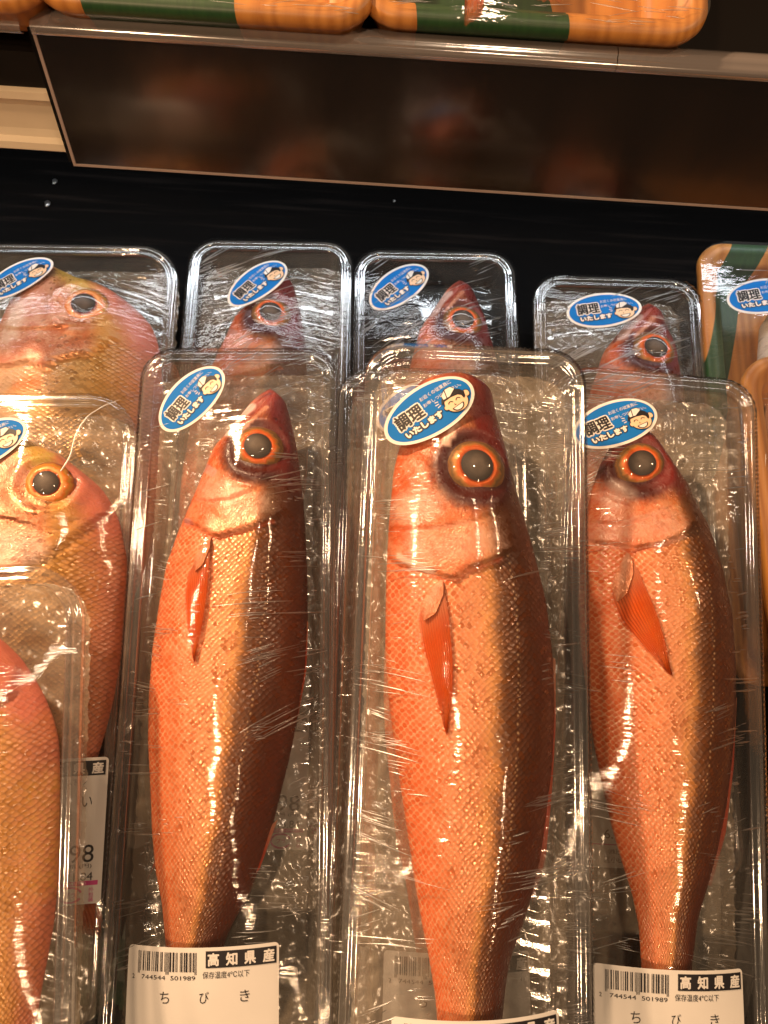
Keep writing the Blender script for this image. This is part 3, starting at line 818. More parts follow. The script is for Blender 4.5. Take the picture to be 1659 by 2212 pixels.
# ------------------------------------------------------------------ layout of the trays (fitted to the picture)
tFL = Tray(-.1085, .2437, .1053, 4.1, 1.4)
tCU = Tray(.0501, .2248, .1676, 1.6, 4.45)
tCL = Tray(.0283, .2426, .0950, 2.3, 1.15, W=.132)
tRT = Tray(.1846, .2433, .1100, -1.15, 2.1)
tR1 = Tray(-.1084, .3797, .0360, 3.2, -.8)
tR2 = Tray(.0286, .3842, .0300, 3.16, 0.)
tR3 = Tray(.1766, .3586, .0480, 2.14, 1.2)
tRB = Tray(-.2823, .3608, .0400, 3.3, 0., W=.2, L=.40, r=.034)
tMB = Tray(-.2763, .2001, .1000, 3.83, 4.6, W=.2, L=.42, r=.034)
tMB.dent = .1
tTB = Tray(-.2710, .0640, .1600, 7., 2., W=.2, L=.40, r=.034)

# ------------------------------------------------------------------ red fish, front left
fB = Fish(tFL, [(568, 842), (556, 852), (538, 876), (497, 926), (460, 970), (440, 1020), (415, 1080), (385, 1150), (360, 1220), (345, 1300), (330, 1400), (322, 1500), (320, 1600), (325, 1700), (329, 1800), (336, 1880), (350, 1950), (358, 2040), (366, 2120), (372, 2200)],
          [(600, 842), (609, 852), (617, 870), (628, 910), (640, 960), (648, 1020), (655, 1080), (660, 1150), (664, 1250), (665, 1350), (660, 1450), (645, 1540), (625, 1640), (610, 1700), (590, 1780), (565, 1860), (540, 1930), (500, 2000), (480, 2050), (472, 2120), (474, 2200)])
def gill(f, pts, h, fall):
    P = np.array([f.loc(*p)[:2] for p in pts]); o = np.argsort(P[:, 0]); return (P[o, 0], P[o, 1], h, fall)
fB.gill = [gill(fB, [(375, 1122), (405, 1127), (430, 1136), (452, 1152), (470, 1160), (500, 1150), (545, 1138), (590, 1122), (620, 1105)], .0030, .022),
           gill(fB, [(420, 1080), (450, 1082), (490, 1078), (530, 1066), (565, 1045)], .0010, .010)]
def groove(f, pts, wd, dp): return (np.array([f.loc(*p)[:2] for p in pts]), wd, dp)
fB.grooves = [groove(fB, [(590, 850), (560, 878), (530, 918), (508, 952), (488, 956)], .0013, .0016), groove(fB, [(576, 850), (540, 876), (500, 920), (478, 948)], .0012, .0014), groove(fB, [(628, 990), (600, 1030), (555, 1050), (505, 1035)], .003, .0012)]
fB.patches = [([(556, 972)], 80, ORB, 1.), ([(592, 855), (612, 905), (628, 960), (640, 1020)], 46, SNT, 1.), ([(530, 900), (575, 855)], 24, (.30, .045, .03), .9),
              ([(493, 932), (512, 908), (540, 880)], 14, MAX, 1.), ([(455, 1050), (500, 1070)], 30, (.72, .42, .32), .45), ([(480, 945), (500, 915), (525, 880)], 3, (.20, .02, .01), .8), ([(512, 944), (530, 915), (548, 892)], 3, (.16, .018, .01), .8), ([(596, 905)], 4, (.04, .008, .006), .9), ([(606, 925)], 3, (.04, .008, .006), .9), ([(515, 1105), (560, 1085)], 28, SIL, .4), ([(440, 1010), (462, 1022)], 9, (.40, .24, .24), .6), ([(400, 1124), (412, 1130)], 6, (.42, .22, .24), .6),
              ([(405, 1133), (430, 1142), (452, 1158), (470, 1166), (500, 1155), (545, 1143), (590, 1127)], 5, GIL, .5), ([(420, 1082), (490, 1080), (530, 1068), (565, 1047)], 3.5, GIL, .35),
              ([(520, 870), (560, 858), (582, 850)], 4, (.10, .012, .008), .7), ([(520, 935), (545, 905), (575, 880)], 5, (.62, .30, .20), .8)]
TAILB = ([(366, 2150), (330, 2230), (300, 2330)], [(476, 2150), (500, 2240), (560, 2330)])
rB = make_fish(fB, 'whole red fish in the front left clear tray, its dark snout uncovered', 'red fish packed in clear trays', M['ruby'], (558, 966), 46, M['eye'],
               ([(430, 1200), (405, 1240), (398, 1290), (404, 1350), (417, 1425)], [(456, 1165), (454, 1215), (448, 1290), (436, 1370), (421, 1428)]),
               ([(454, 1158), (432, 1180), (418, 1212), (422, 1234)], [(458, 1160), (455, 1185), (440, 1222), (424, 1236)]),
               [('dorsal_fin', [(663, 1340), (655, 1440), (638, 1545)], [(666, 1345), (662, 1450), (644, 1550)]), ('dorsal_fin', [(588, 1780), (550, 1880), (500, 1950)], [(600, 1770), (560, 1880), (467, 1966)]),
                ('anal_fin', [(330, 1790), (338, 1850), (318, 1905)], [(338, 1800), (345, 1850), (322, 1890)])], TAILB)
# ------------------------------------------------------------------ red fish, centre (larger)
fA = Fish(tCU, [(908, 810), (898, 830), (888, 870), (880, 920), (862, 970), (850, 1020), (840, 1130), (834, 1250), (832, 1400), (838, 1500), (850, 1600), (865, 1700), (880, 1800), (895, 1900), (910, 1990), (925, 2060), (940, 2150), (945, 2212), (950, 2290), (956, 2360)],
          [(1048, 812), (1056, 830), (1064, 856), (1072, 900), (1090, 960), (1115, 1060), (1150, 1180), (1180, 1300), (1194, 1420), (1198, 1530), (1193, 1650), (1180, 1760), (1168, 1850), (1150, 1930), (1126, 2010), (1106, 2060), (1095, 2110), (1088, 2170), (1084, 2212), (1080, 2290), (1084, 2360)])
fA.gill = [gill(fA, [(838, 1205), (860, 1218), (900, 1226), (935, 1232), (970, 1247), (990, 1246), (1015, 1225), (1050, 1214), (1085, 1200), (1105, 1185)], .0034, .026),
           gill(fA, [(850, 1142), (900, 1142), (960, 1136), (1020, 1124), (1060, 1110)], .0011, .010)]
fA.grooves = [groove(fA, [(880, 985), (915, 1000), (940, 1060), (1000, 1095), (1060, 1085)], .003, .0012)]
fA.patches = [([(1027, 1010)], 94, ORB, 1.), ([(1040, 840), (1052, 900), (1070, 960)], 54, SNT, 1.), ([(985, 830), (940, 880)], 46, (.30, .045, .03), .9), ([(905, 830)], 20, (.25, .04, .03), .9),
              ([(965, 955), (985, 905), (1010, 870)], 9, (.86, .55, .42), .9), ([(875, 1095), (930, 1085)], 32, (.60, .46, .36), .55), ([(900, 1185), (980, 1180), (1040, 1165)], 32, (.76, .48, .36), .35),
              ([(860, 1200), (895, 1222), (930, 1234)], 6, (.80, .60, .48), .8), ([(930, 1243), (970, 1258), (992, 1254), (1018, 1232), (1052, 1221), (1085, 1207)], 5, GIL, .5), ([(850, 1147), (900, 1147), (960, 1141), (1020, 1129)], 3.5, GIL, .4)]
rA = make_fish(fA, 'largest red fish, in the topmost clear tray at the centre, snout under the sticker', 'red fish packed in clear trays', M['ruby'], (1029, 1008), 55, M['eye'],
               ([(915, 1290), (903, 1335), (912, 1400), (935, 1480), (960, 1578)], [(955, 1258), (968, 1330), (977, 1430), (976, 1510), (964, 1580)]),
               ([(952, 1252), (925, 1275), (908, 1312), (914, 1338)], [(957, 1254), (956, 1285), (940, 1325), (916, 1341)]),
               [('dorsal_fin', [(1194, 1420), (1194, 1560), (1182, 1720), (1166, 1850), (1148, 1930)], [(1200, 1425), (1201, 1560), (1192, 1720), (1178, 1860), (1150, 1950)])],
               ([(945, 2300), (900, 2400), (860, 2500)], [(1084, 2300), (1120, 2400), (1180, 2500)]))
# ------------------------------------------------------------------ red fish, right
fC = Fish(tRT, [(1366, 924), (1348, 934), (1322, 958), (1298, 1000), (1280, 1050), (1264, 1120), (1254, 1200), (1249, 1300), (1255, 1400), (1268, 1500), (1282, 1600), (1300, 1690), (1320, 1780), (1340, 1850), (1365, 1930), (1380, 2000), (1386, 2095), (1392, 2180)],
          [(1400, 924), (1414, 944), (1442, 990), (1490, 1060), (1530, 1140), (1560, 1230), (1580, 1330), (1588, 1440), (1588, 1540), (1580, 1640), (1568, 1740), (1550, 1830), (1526, 1920), (1508, 1980), (1494, 2090), (1496, 2180)])
fC.gill = [gill(fC, [(1258, 1170), (1300, 1172), (1340, 1176), (1362, 1188), (1390, 1180), (1440, 1168), (1480, 1150), (1500, 1130)], .0030, .024),
           gill(fC, [(1270, 1130), (1330, 1132), (1400, 1115), (1440, 1095)], .0010, .010)]
fC.grooves = [groove(fC, [(1290, 1010), (1330, 985), (1352, 962)], .0013, .0014), groove(fC, [(1300, 1060), (1350, 1080), (1420, 1065)], .003, .0012)]
fC.patches = [([(1380, 1008)], 80, ORB, 1.), ([(1385, 935), (1425, 985), (1450, 1030)], 42, SNT, 1.), ([(1300, 985), (1345, 955)], 26, (.40, .07, .05), .85),
              ([(1330, 1070)], 32, (.74, .50, .42), .6), ([(1290, 1150), (1400, 1140), (1450, 1130)], 30, (.74, .46, .36), .35),
              ([(1300, 1178), (1340, 1183), (1362, 1194), (1390, 1187), (1440, 1175), (1480, 1157)], 5, GIL, .5), ([(1270, 1134), (1330, 1137), (1400, 1120), (1440, 1099)], 3.5, GIL, .4)]
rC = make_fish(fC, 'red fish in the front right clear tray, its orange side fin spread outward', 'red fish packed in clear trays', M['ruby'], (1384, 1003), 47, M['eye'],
               ([(1330, 1255), (1318, 1290), (1340, 1345), (1395, 1405), (1440, 1452)], [(1360, 1200), (1388, 1265), (1418, 1335), (1438, 1405), (1446, 1456)]),
               ([(1353, 1193), (1332, 1230), (1322, 1272), (1330, 1298)], [(1360, 1198), (1364, 1240), (1350, 1284), (1332, 1300)]),
               [('dorsal_fin', [(1588, 1500), (1578, 1650), (1556, 1800), (1528, 1910)], [(1592, 1510), (1585, 1660), (1568, 1800), (1536, 1915)])],
               ([(1390, 2150), (1340, 2230), (1300, 2330)], [(1495, 2150), (1520, 2230), (1570, 2330)]))
# ------------------------------------------------------------------ the fish of the same kind below and behind: copies of the front left one
class Moved:
    """height of a copied fish inside another tray"""
    def __init__(s, f, S): s.f, s.S, s.I = f, np.array(S), np.array(S.inverted())
    def __call__(s, x, y):
        a, k = s.I[0, 0], np.linalg.norm(s.S[:3, 0])
        X = s.I[0, 0] * x + s.I[0, 1] * y + s.I[0, 3]; Y = s.I[1, 0] * x + s.I[1, 1] * y + s.I[1, 3]
        z = s.f.top(X, Y); return np.where(z > -.5, s.S[2, 3] + k * z, -1.)
def put_copy(t, dx, dy, rot, k, label):
    S = Matrix.Translation((dx, dy, 0)) @ Matrix.Rotation(math.radians(rot), 4, 'Z') @ Matrix.Scale(k, 4)
    r = copy_tree(rB); r['label'] = label
    r.matrix_world = t.mat @ S @ Matrix.Translation(fB.off)
    t.fish.append(Moved(fB, S)); return r
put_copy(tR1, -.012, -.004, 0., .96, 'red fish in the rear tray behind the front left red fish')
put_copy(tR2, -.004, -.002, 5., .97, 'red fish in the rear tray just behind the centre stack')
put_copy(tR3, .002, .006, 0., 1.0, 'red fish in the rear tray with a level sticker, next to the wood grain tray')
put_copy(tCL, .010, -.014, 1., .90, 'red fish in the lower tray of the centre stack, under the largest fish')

# ------------------------------------------------------------------ sea breams at the left
YEL = (.62, .42, .06); OLV = (.40, .34, .06); PNK = (.58, .16, .11)
def bream(t, left, right, patches, gl, label, eye, er, anal=None, tail=None, kT=.36):
    f = Fish(t, left, right, kT=kT, peak=.12, shift=.1, zmid=0.); f.gill = [gill(f, *g) for g in gl]; f.patches = patches
    r = make_fish(f, label, 'sea breams packed in clear trays', M['bream'], eye, er, M['eyeb'], name='sea_bream', tail=tail, pup=.5)
    return f, r
fRB, rRB = bream(tRB, [(112, 574), (90, 590), (55, 625), (22, 652), (5, 690), (-25, 760), (-45, 840), (-52, 950), (-50, 1100), (-30, 1260), (10, 1400), (50, 1520), (80, 1600)],
                 [(112, 574), (125, 578), (154, 594), (176, 608), (195, 609), (220, 619), (247, 632), (275, 652), (302, 676), (327, 704), (338, 731), (345, 759), (352, 840), (355, 950), (345, 1080), (315, 1220), (270, 1350), (220, 1460), (165, 1600)],
                 [([(140, 590), (160, 605)], 26, YEL, .6), ([(165, 640), (180, 625)], 14, OLV, .6), ([(240, 640), (290, 690), (320, 740)], 36, PNK, .7), ([(100, 615), (75, 640)], 26, (.62, .30, .2), .5), ([(40, 660), (20, 720)], 26, (.78, .66, .54), .6),
                  ([(40, 840), (70, 825)], 20, (.80, .22, .04), .8), ([(20, 870), (80, 880), (110, 930)], 28, (.80, .42, .10), .7)],
                 [([(-60, 800), (20, 790), (60, 780), (95, 800), (130, 775), (190, 765), (250, 735)], .003, .02), ([(-40, 700), (40, 712), (100, 712), (190, 708), (240, 690)], .0016, .012)],
                 'sea bream at the back, its yellow ringed eye beside the rearmost left sticker', (183, 660), 46)
fMB, rMB = bream(tMB, [(20, 925), (-10, 945), (-60, 1000), (-110, 1080), (-150, 1180), (-165, 1300), (-150, 1420), (-110, 1540), (-40, 1680), (40, 1800), (110, 1880), (130, 1930)],
                 [(20, 925), (35, 932), (66, 954), (88, 965), (126, 979), (154, 1001), (192, 1031), (220, 1056), (240, 1085), (258, 1124), (273, 1196), (276, 1250), (270, 1316), (264, 1406), (249, 1496), (231, 1571), (210, 1640), (195, 1740), (186, 1840), (184, 1930)],
                 [([(60, 960), (85, 985)], 26, YEL, .5), ([(80, 1000), (100, 985)], 14, OLV, .6), ([(160, 1030), (210, 1080), (240, 1130)], 38, PNK, .75), ([(20, 990), (40, 1020)], 30, (.62, .26, .18), .5), ([(0, 1180), (60, 1190)], 40, (.72, .56, .46), .5)],
                 [([(-160, 1215), (-20, 1240), (20, 1238), (60, 1222), (100, 1200), (118, 1188), (170, 1150), (230, 1110)], .003, .02), ([(-120, 1120), (0, 1115), (60, 1130), (110, 1150), (160, 1120)], .0018, .012)],
                 'sea bream in the middle of the left stack, a film glare beside its eye', (103, 1045), 46,
                 tail=([(120, 1900), (140, 1960), (150, 2010)], [(184, 1900), (222, 1980), (238, 2030)]))
fTB, rTB = bream(tTB, [(-120, 1290), (-200, 1340), (-260, 1420), (-310, 1540), (-330, 1680), (-320, 1820), (-280, 1960), (-220, 2090), (-120, 2260), (-60, 2360), (-40, 2440)],
                 [(-120, 1290), (-60, 1335), (0, 1379), (18, 1394), (45, 1421), (72, 1460), (96, 1502), (117, 1556), (127, 1601), (130, 1676), (129, 1770), (128, 1831), (126, 1900), (117, 1994), (105, 2059), (93, 2122), (77, 2211), (50, 2330), (35, 2440)],
                 [([(-60, 1370), (20, 1430), (70, 1520)], 50, PNK, .75), ([(95, 1700), (100, 1780), (85, 1900)], 40, (.62, .36, .05), .3), ([(110, 1560)], 30, (.60, .22, .03), .4)],
                 [([(-330, 1560), (-200, 1590), (-120, 1570), (-60, 1540), (20, 1500)], .003, .02)],
                 'sea bream at the lower left corner, only its scaly flank in view', (-130, 1400), 38)

# ------------------------------------------------------------------ build the packed trays
G1, G2 = 'clear trays of red fish', 'clear trays of sea bream'
def finish(t, label, group, seed, **kw):
    t.film_heights(); build_tray(t, label, group, seed=seed, **kw)
finish(tR1, 'clear film wrapped tray at the back, left one of the three rear red fish trays', G1, 11, wrinkles=200, diag=.50)
finish(tR2, 'clear film wrapped tray at the back, directly behind the centre stack', G1, 12, wrinkles=200, diag=.55)
finish(tR3, 'clear film wrapped tray at the back, next to the wood grain tray', G1, 13, wrinkles=200, diag=.50)
finish(tCL, 'lower clear tray of the centre stack, under the topmost tray', G1, 14, wrinkles=60)
finish(tFL, 'clear film wrapped tray at front left with a tilted sticker and a barcode label', G1, 15, wrinkles=320)
finish(tRT, 'clear film wrapped tray at front right with a barcode label across its lower end', G1, 16, wrinkles=320)
finish(tCU, 'clear film wrapped tray on top of the centre stack, nearest of all', G1, 17, wrinkles=330, )
finish(tRB, 'wide clear tray of sea bream at the back left', G2, 18, wrinkles=40)
finish(tMB, 'wide clear tray of sea bream in the middle of the left stack', G2, 19, wrinkles=50)
finish(tTB, 'wide clear tray of sea bream on top at the lower left corner', G2, 20, wrinkles=50)

mb = MB(); P = np.array([tMB.hit(*q) for q in ((262, 862), (225, 876), (192, 897), (174, 920), (162, 945), (153, 985), (136, 1012), (112, 1040), (86, 1062))])
q = np.linspace(0, 8, 41); P = np.c_[np.interp(q, range(9), P[:, 0]), np.interp(q, range(9), P[:, 1])]; P[1:-1] = (P[:-2] + P[1:-1] + P[2:]) / 3
ridge(mb, tMB, P, .0008, .0006); mb.m = [0] * len(mb.f)
part('film_crease', mb.mesh('film_crease', thin_plastic('pulled film crease', .2, .3, .28, hazecol=(.85, .80, .72), grow=.3), True), tMB.filmo)
sticker(tFL, 414, 860, 48); sticker(tCU, 927, 886, 29.7); sticker(tRT, 1330, 914, 19)
sticker(tR1, 556, 611, 40); sticker(tR2, 862, 619, 36); sticker(tR3, 1304, 670, 4)
sticker(tRB, 42, 600, 29); sticker(tMB, -32, 960, 27); sticker(tCL, 893, 878, 30)
price_label(tFL, LAB, 434, 2046, 1.6); price_label(tRT, LAB, 1451, 2094, -2.2); price_label(tCU, LAB, 1030, 2203, 2.5)
price_label(tCL, LAB, 990, 2060, -1); price_label(tR1, LAB_P, 530, 1545, 0); price_label(tR3, LAB_D, 1405, 1588, -2); price_label(tMB, LAB_B, 68, 1640, 0)

# ------------------------------------------------------------------ wood grain trays
def wood_material(bands):
    n = N('printed wood grain foam')
    co = n.obj(); x, y, z = n.sep(co)
    warp = n.noise(n.mapping(co, scale=(14, 2.2, 6)), 1., 3)
    rings = n.math('SINE', n.math('MULTIPLY_ADD', x, 640., n.math('MULTIPLY', warp, 55.)))
    f = n.math('MULTIPLY_ADD', rings, .5, .5)
    fine = n.noise(n.mapping(co, scale=(900, 18, 300)), 1., 3)
    c = n.mix(n.math('MULTIPLY', f, .85), (.58, .235, .05), (.38, .125, .022)); c = n.mix(n.math('MULTIPLY', fine, .35), c, (.72, .36, .10))
    # printed green leaves: slanting blades
    g = 0.
    wob = n.math('MULTIPLY_ADD', n.noise(n.mapping(co, scale=(3, 12, 3)), 1., 1), .016, -.008)
    for x0, x1, sl in bands:
        q = n.math('ADD', n.math('MULTIPLY_ADD', y, sl, x), wob)
        g = n.math('MAXIMUM', g, n.math('MULTIPLY', n.math('GREATER_THAN', q, x0), n.math('LESS_THAN', q, x1)))
    leaf = n.mix(n.noise(n.mapping(co, scale=(400, 30, 100)), 1., 2), (.010, .045, .018), (.035, .10, .03))
    c = n.mix(g, c, leaf)
    return n.done(n.bsdf(c, .4, 0, .4, n.bump(fine, .15, .0004)))
M['wood_up'] = wood_material([(-.094, -.006, .18), (.105, .119, .46)])
M['wood_back'] = wood_material([(-.060, -.030, -.30), (.010, .022, .55), (.045, .080, .15)])
M['wood_front'] = wood_material([(.03, .06, .3)])
M['upfilm'] = thin_plastic('upper film', .08, .06, .03, bump=.35, bscale=70, stretch=(1, 2.5, 1))
WPROF = [(.030, -.030), (.026, -.0285), (.0225, -.024), (.019, -.010), (.0165, -.0055), (.0135, -.0045), (.0118, -.0015), (.0095, -.0002), (.0060, .0004), (.0028, -.0006), (.0008, -.0035), (.0006, -.0068), (.0020, -.010),
         (.0040, -.0110), (.0075, -.022), (.0110, -.031), (.0150, -.0330)]
def wood_tray(t, label, seed, mat, wrinkles=40, near=0.):
    root = thing('wood_grain_tray', label, 'tray', t.mat, 'wood grain printed trays')
    V, F, nn = sweep(t.W, t.L, t.r, WPROF, rib=0)
    mb = MB(); mb.add(V, F)
    ins, zb = WPROF[0]; ys = np.linspace(-ins, -t.L + ins, 40); X = half_width(t.W, t.L, t.r, ins, ys); sx = np.linspace(-1, 1, 21)
    mb.add(np.c_[(X[:, None] * sx).ravel(), np.repeat(ys, 21), np.full(40 * 21, zb)], grid_faces(40, 21))
    ins, zb = WPROF[-1]; X = half_width(t.W, t.L, t.r, ins, np.linspace(-ins, -t.L + ins, 40))
    ys = np.linspace(-ins, -t.L + ins, 40); mb.add(np.c_[(X[:, None] * sx).ravel(), np.repeat(ys, 21), np.full(40 * 21, zb)], grid_faces(40, 21))
    part('tray_body', mb.mesh('tray_body', M[mat], True), root)
    t.film_heights(nx=41, ny=81)
    R = random.Random(seed); mb = MB(); mb.add(np.c_[t.GX.ravel(), t.GY.ravel(), t.H.ravel()], grid_faces(t.ny, t.nx), 0)
    for k in range(wrinkles):
        x0, y0 = R.uniform(-.46, .46) * t.W, -R.uniform(max(.03, near), .985) * t.L; ln = R.uniform(.008, .03); a = R.gauss(0, .12) + (0 if near or R.random() < .7 else 1.2)
        s = np.linspace(-.5, .5, 9); xs, yy = x0 + s * ln * math.cos(a), y0 + s * ln * math.sin(a)
        if np.any(np.abs(xs) > t.W * .48) or np.any(yy > -.004) or np.any(yy < -t.L + .004): continue
        ridge(mb, t, np.c_[xs, yy], R.choice((.0003, .0005)), R.uniform(.0003, .0006))
    film = part('film_wrap', mb.mesh('film_wrap', [M['upfilm'], M['ridge']], True), root)
    t.root, t.filmo = root, film
    return root
tWR = Tray(.3334, .3995, .050, 1.3, 0, W=.18, L=.36, r=.024)
tFR = Tray(.3440, .2832, .085, 3.5, 0, W=.18, L=.42, r=.030)
# pale squid-like fish body in the rear wood tray
def simple_fish(name, t, cx, y0, L, wd, zmid, mat, label, rot=0., tail=True, cat='fish', pts=None):
    V = []; FU = []; PC = []
    rows, ring = 60, 32; th = np.linspace(0, 2 * np.pi, ring, endpoint=False)
    prof = pts or [(0, .05), (.06, .45), (.18, .85), (.4, 1.), (.65, .75), (.85, .36), (1, .30)]
    for i in range(rows):
        s = i / (rows - 1); w = wd / 2 * np.interp(s, [p[0] for p in prof], [p[1] for p in prof])
        x = -w * np.cos(th); z = w * .6 * np.sin(th); V.append(np.c_[x, np.full(ring, -s * L), z]); FU.append(np.c_[np.full(ring, s * L * 100), -np.cos(th), np.full(ring, 0.)])
    V = np.concatenate(V); FU = np.concatenate(FU); F = grid_faces(rows, ring, True); n = len(V)
    V = np.vstack([V, V[:ring].mean(0), V[-ring:].mean(0)]); FU = np.vstack([FU, FU[0], FU[-1]])
    F += [(n, j, (j + 1) % ring) for j in range(ring)] + [(n + 1, n - ring + (j + 1) % ring, n - ring + j) for j in range(ring)]
    mt = t.mat @ Matrix.Translation((cx, y0, zmid)) @ Matrix.Rotation(rot, 4, 'Z')
    root = thing(name, label, cat, mt)
    part('body', mesh('body', V, F, mat, True, None, {'fuv': ('FLOAT_VECTOR', FU), 'patch': ('FLOAT_COLOR', np.zeros((len(V), 4)))}), root)
    if tail:
        w = wd / 2 * prof[-1][1]
        for sg in (-1, 1):
            A = np.array([(sg * .1 * w, -L * .97), (sg * w * .9, -L * 1.14), (sg * w * 1.7, -L * 1.32)]); B = np.array([(sg * w, -L * .97), (sg * w * 2.2, -L * 1.12), (sg * w * 3.1, -L * 1.36)])
            q = np.linspace(0, 1, 12); VV = []; UU = []
            for a in q:
                pa = np.array([np.interp(a, [0, .5, 1], A[:, k]) for k in (0, 1)]); pb = np.array([np.interp(a, [0, .5, 1], B[:, k]) for k in (0, 1)])
                for b in np.linspace(0, 1, 9): p = pa * (1 - b) + pb * b; VV.append((p[0], p[1], .001 * math.sin(b * 20))); UU.append((a, b, 0))
            part('tail_fin', mesh('tail_fin', VV, grid_faces(12, 9), M['tail'], True, None, {'fuv': ('FLOAT_VECTOR', UU)}), root)
    w0 = wd / 2
    t.fish.append(Moved2(cx, y0, L, w0, zmid, rot, prof)); return root
class Moved2:
    def __init__(s, *a): s.a = a
    def __call__(s, x, y):
        cx, y0, L, w0, zm, rot, prof = s.a; c, q = math.cos(rot), math.sin(rot)
        X = c * (x - cx) + q * (y - y0); Y = -q * (x - cx) + c * (y - y0); t = -Y / L
        w = w0 * np.interp(t, [p[0] for p in prof], [p[1] for p in prof]); k = np.clip(1 - (X / np.maximum(w, 1e-4)) ** 2, 0, 1)
        return np.where((t > 0) & (t < 1) & (k > 0), zm + w * .6 * np.sqrt(k), -1.)
M['pale'] = fish_material('pale fish skin', [(0, (.78, .66, .56)), (.5, (.80, .70, .62)), (1, (.62, .5, .42))], (.84, .76, .68), (.8, .7, .6), (.74, .6, .5), cell=.2, retic=.2, metal=.1)
M['brownfish'] = fish_material('reddish brown fish skin', [(0, (.45, .16, .09)), (.5, (.50, .2, .11)), (1, (.25, .07, .04))], (.6, .3, .18), (.5, .2, .1), (.4, .15, .08), cell=.2, retic=.3, metal=.2)
simple_fish('pale_fish', tWR, .002, -.030, .24, .10, -.006, M['pale'], 'pale whitish fish in the wood grain tray at the back right', tail=False)
simple_fish('pale_fish', tFR, .02, -.045, .20, .08, -.008, M['brownfish'], 'brown fish at the right edge in the front wood grain tray', tail=False)
wood_tray(tWR, 'wood grain printed tray with green leaf pattern at the back right corner', 31, 'wood_back')
wood_tray(tFR, 'wood grain printed tray at the right edge beside the front right fish', 32, 'wood_front')
sticker(tWR, 1652, 640, 4)

# ------------------------------------------------------------------ display case
def slab(name, lo, hi, mat, parent=None, bevel=0):
    mb = MB(); mb.box(lo, hi); o = part(name, mb.mesh(name, mat), parent); return o
def laminate():
    n = N('black laminate'); co = n.obj()
    st = n.noise(n.mapping(co, scale=(6, 160, 160)), 1., 4, .6)
    c = n.mix(n.sstep(.5, .75, st), (.0025, .0023, .0022), (.010, .008, .007))
    return n.done(n.bsdf(c, n.math('MULTIPLY_ADD', st, .25, .45), 0, .04, n.bump(st, .2, .0004)))
M['lam'] = laminate()
tag(slab('display_deck', (-1.2, -.6, -.03), (1.2, .62, 0), M['lam']), 'black laminate deck the trays lie on', kind='structure')
tag(slab('back_wall', (-1.2, .623, -.03), (1.2, .65, .35), M['lam']), 'black wall at the back of the case', kind='structure')
# upper shelf in its own level frame: origin where the price rail starts at the left
SH = Matrix.Translation((-.2225, .3762, .24)) @ Matrix.Rotation(math.radians(-20), 4, 'X')
M['shelf'] = plain('dark shelf', (.012, .009, .007), .35, .4)
M['cream'] = plain('cream enamel', (.76, .64, .46), .35, .5)
def acrylic():
    n = N('dark smoked acrylic'); co = n.obj()
    st = n.noise(n.mapping(co, scale=(25, 3, 6)), 1., 4)
    return n.done(n.bsdf(n.mix(st, (.006, .003, .0015), (.014, .007, .003)), n.math('MULTIPLY_ADD', st, .22, .06), 0, 1., n.bump(n.noise(n.mapping(co, scale=(1, 1, .35)), 26, 3), .18, .004), 1., .10))
M['acrylic'] = acrylic()
M['rail'] = thin_plastic('price rail plastic', .26, .14, .5, hazecol=(.42, .36, .33))
M['clearedge'] = plain('bright cut edge', (.40, .31, .27), .3, .6)
UPT = math.radians(24)
sh = thing('upper_shelf', 'dark upper shelf with a cream front edge carrying the wood grain trays', 'shelf', SH)
so = slab('shelf_board', (-.6, .0, -.012), (1.1, .24, .0), M['shelf'], sh); so.location = (0, .018, -.026); so.rotation_euler = (UPT, 0, 0)
slab('front_board', (-.6, .012, -.044), (1.1, .020, -.0225), M['shelf'], sh)
mb = MB(); cr = [(.0, -.044), (-.0035, -.0455), (-.004, -.050), (-.001, -.053), (.001, -.056), (.0015, -.072), (.0005, -.077), (-.003, -.0795), (-.0035, -.084), (.0, -.0865), (.010, -.0865), (.010, -.044)]
V = [(x, .012 + y, z) for x in np.linspace(-.6, 1.1, 3) for y, z in cr]; mb.add(V, grid_faces(3, len(cr), True))
part('cream_edge', mb.mesh('cream_edge', M['cream'], False), sh)
# hanging smoked panel with its clear rail
pn = thing('price_panel', 'dark smoked acrylic panel hanging from the front of the upper shelf', 'panel', SH)
mb = MB(); mb.box((.001, .0, -.0868), (.9, .0018, -.004)); part('panel_sheet', mb.mesh('panel_sheet', M['acrylic']), pn)
mb = MB(); mb.box((-.0012, -.0004, -.0868), (.0008, .0024, -.004)); mb.box((-.001, -.0006, -.0884), (.9, .0024, -.0870)); part('panel_edge', mb.mesh('panel_edge', M['clearedge']), pn)
mb = MB(); mb.box((-.005, .0030, -.088), (-.0016, .0050, -.004)); part('panel_backing', mb.mesh('panel_backing', M['black']), pn)
def rail(name, x0, x1, parent):
    pr = [(.016, .0005), (.012, .0035), (.006, .0045), (.001, .0036), (-.0012, .0012), (-.0030, .0002), (-.0042, -.0022), (-.0036, -.0050), (-.0015, -.0062), (.0010, -.0058)]
    pr2 = []
    for k in range(len(pr) - 1):
        for a in (0, .5): pr2.append((pr[k][0] * (1 - a) + pr[k + 1][0] * a, pr[k][1] * (1 - a) + pr[k + 1][1] * a))
    xs = np.linspace(x0, x1, 3); V = [(x, y, z) for x in xs for y, z in pr2]
    mb = MB(); mb.add(V, grid_faces(3, len(pr2))); return part(name, mb.mesh(name, M['rail'], True), parent)
rail('price_rail', .0, .34, pn); rail('price_rail', .3405, .9, pn); rail('price_rail', -.6, -.006, sh)

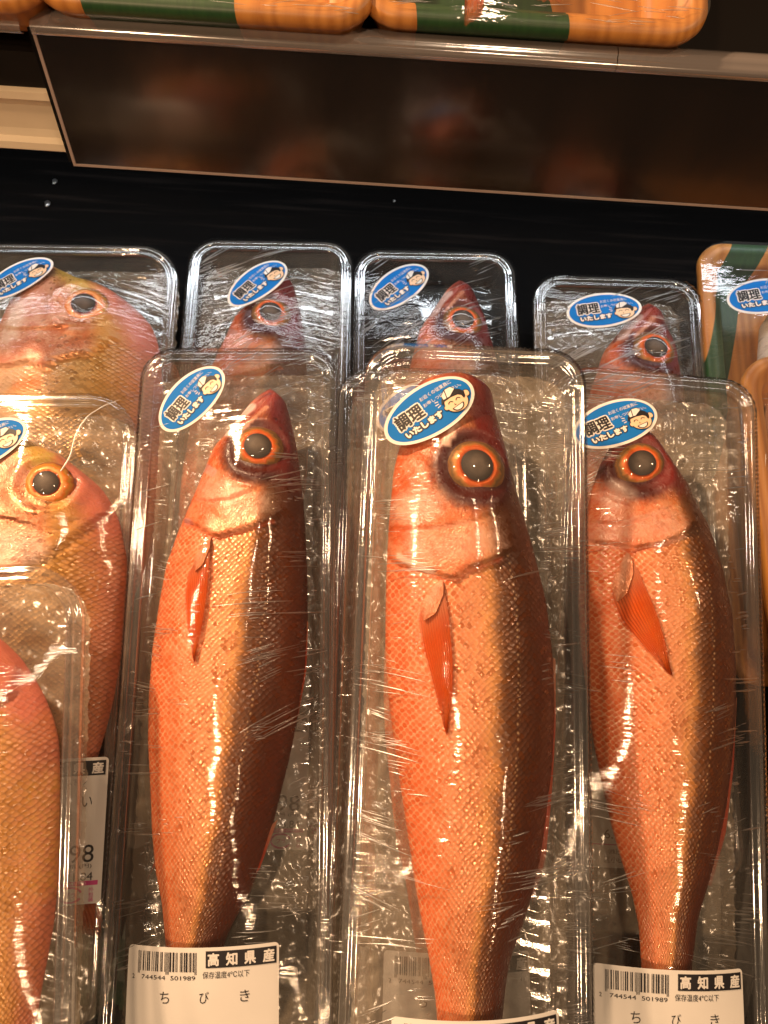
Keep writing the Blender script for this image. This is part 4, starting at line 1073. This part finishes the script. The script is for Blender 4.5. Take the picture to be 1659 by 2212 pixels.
def up_tray(px, py, L, W, label, seed, fishkw=None, yaw=0):
    iv = np.array(SH.inverted()); p = local_hit(iv, px, py, .012)
    t = Tray(0, 0, 0, 0, 0, W=W, L=L, r=.024)
    t.mat = SH @ Matrix.Translation(p) @ Matrix.Rotation(UPT, 4, 'X') @ Matrix.Rotation(math.radians(yaw), 4, 'Z') @ Matrix.Translation((0, L, .004)); t.inv = np.array(t.mat.inverted())
    if fishkw: simple_fish('wrapped_fish', t, **fishkw)
    wood_tray(t, label, seed, 'wood_up', 150, .6); return t
up_tray(432, 38, .15, .196, 'wood grain tray with green leaf print at the left on the upper shelf', 41, dict(cx=.0, y0=-.03, L=.07, wd=.05, zmid=-.012, mat=M['pale'], label='pale fillet under glinting film in the left upper tray', tail=False, rot=1.2))
up_tray(1152, 72, .15, .200, 'wood grain tray on the upper shelf with a brown fish tail over its rim', 42, dict(cx=-.060, y0=-.022, L=.098, wd=.062, zmid=.005, mat=M['brownfish'], label='reddish brown fish whose forked tail hangs over the rim of the right upper tray', rot=.36))
up_tray(-272, 2, .15, .19, 'wood grain tray cut off at the upper left corner', 43)

# ------------------------------------------------------------------ leaf divider and drops
M['leafg'] = plain('green plastic leaf', (.012, .05, .018), .35, .5)
mb = MB(); R = random.Random(9)
for k in range(26):
    x = -.245 + k * .0048; y = -.20 + R.uniform(-.01, .01); h = R.uniform(.03, .055)
    lean = R.uniform(-.012, .012); q = []
    for s in np.linspace(0, 1, 6):
        wd = .0034 * (1 - s) ** .6; q += [(x - wd + lean * s, y + h * s, .006 + .004 * math.sin(k + s * 3)), (x + wd + lean * s, y + h * s, .006 + .004 * math.sin(k + s * 3))]
    mb.add(q, [(2 * i, 2 * i + 1, 2 * i + 3, 2 * i + 2) for i in range(5)])
tag(part('grass_divider', mb.mesh('grass_divider', M['leafg'])), 'green plastic grass divider on the deck beside the front left tray', 'divider')
for lab, px, py, r in (('water drop under the left end of the smoked panel, upper of two', 118, 392, .0022), ('water drop under the left end of the smoked panel, lower of two', 102, 440, .0026), ('small water drop on the black deck behind the middle rear trays', 851, 434, .0012)):
    d = ray(px, py); tt = (.0 - CP[2]) / d[2]; p = CP + d * tt
    V = []
    for i in range(7):
        ph = i / 6 * math.pi / 2
        for j in range(20): V.append((r * math.cos(ph) * math.cos(j * .314159) * (1 + .2 * math.sin(j)), r * 1.3 * math.cos(ph) * math.sin(j * .314159), r * .45 * math.sin(ph)))
    o = part('water_drop', mesh('water_drop', V, grid_faces(7, 20, True), M['ridge'])); o.location = p; tag(o, lab, 'water drop', 'water drops on the black deck')

# ------------------------------------------------------------------ tip everything to the deck's slope
for o in TOPS: o.matrix_world = D @ o.matrix_basis
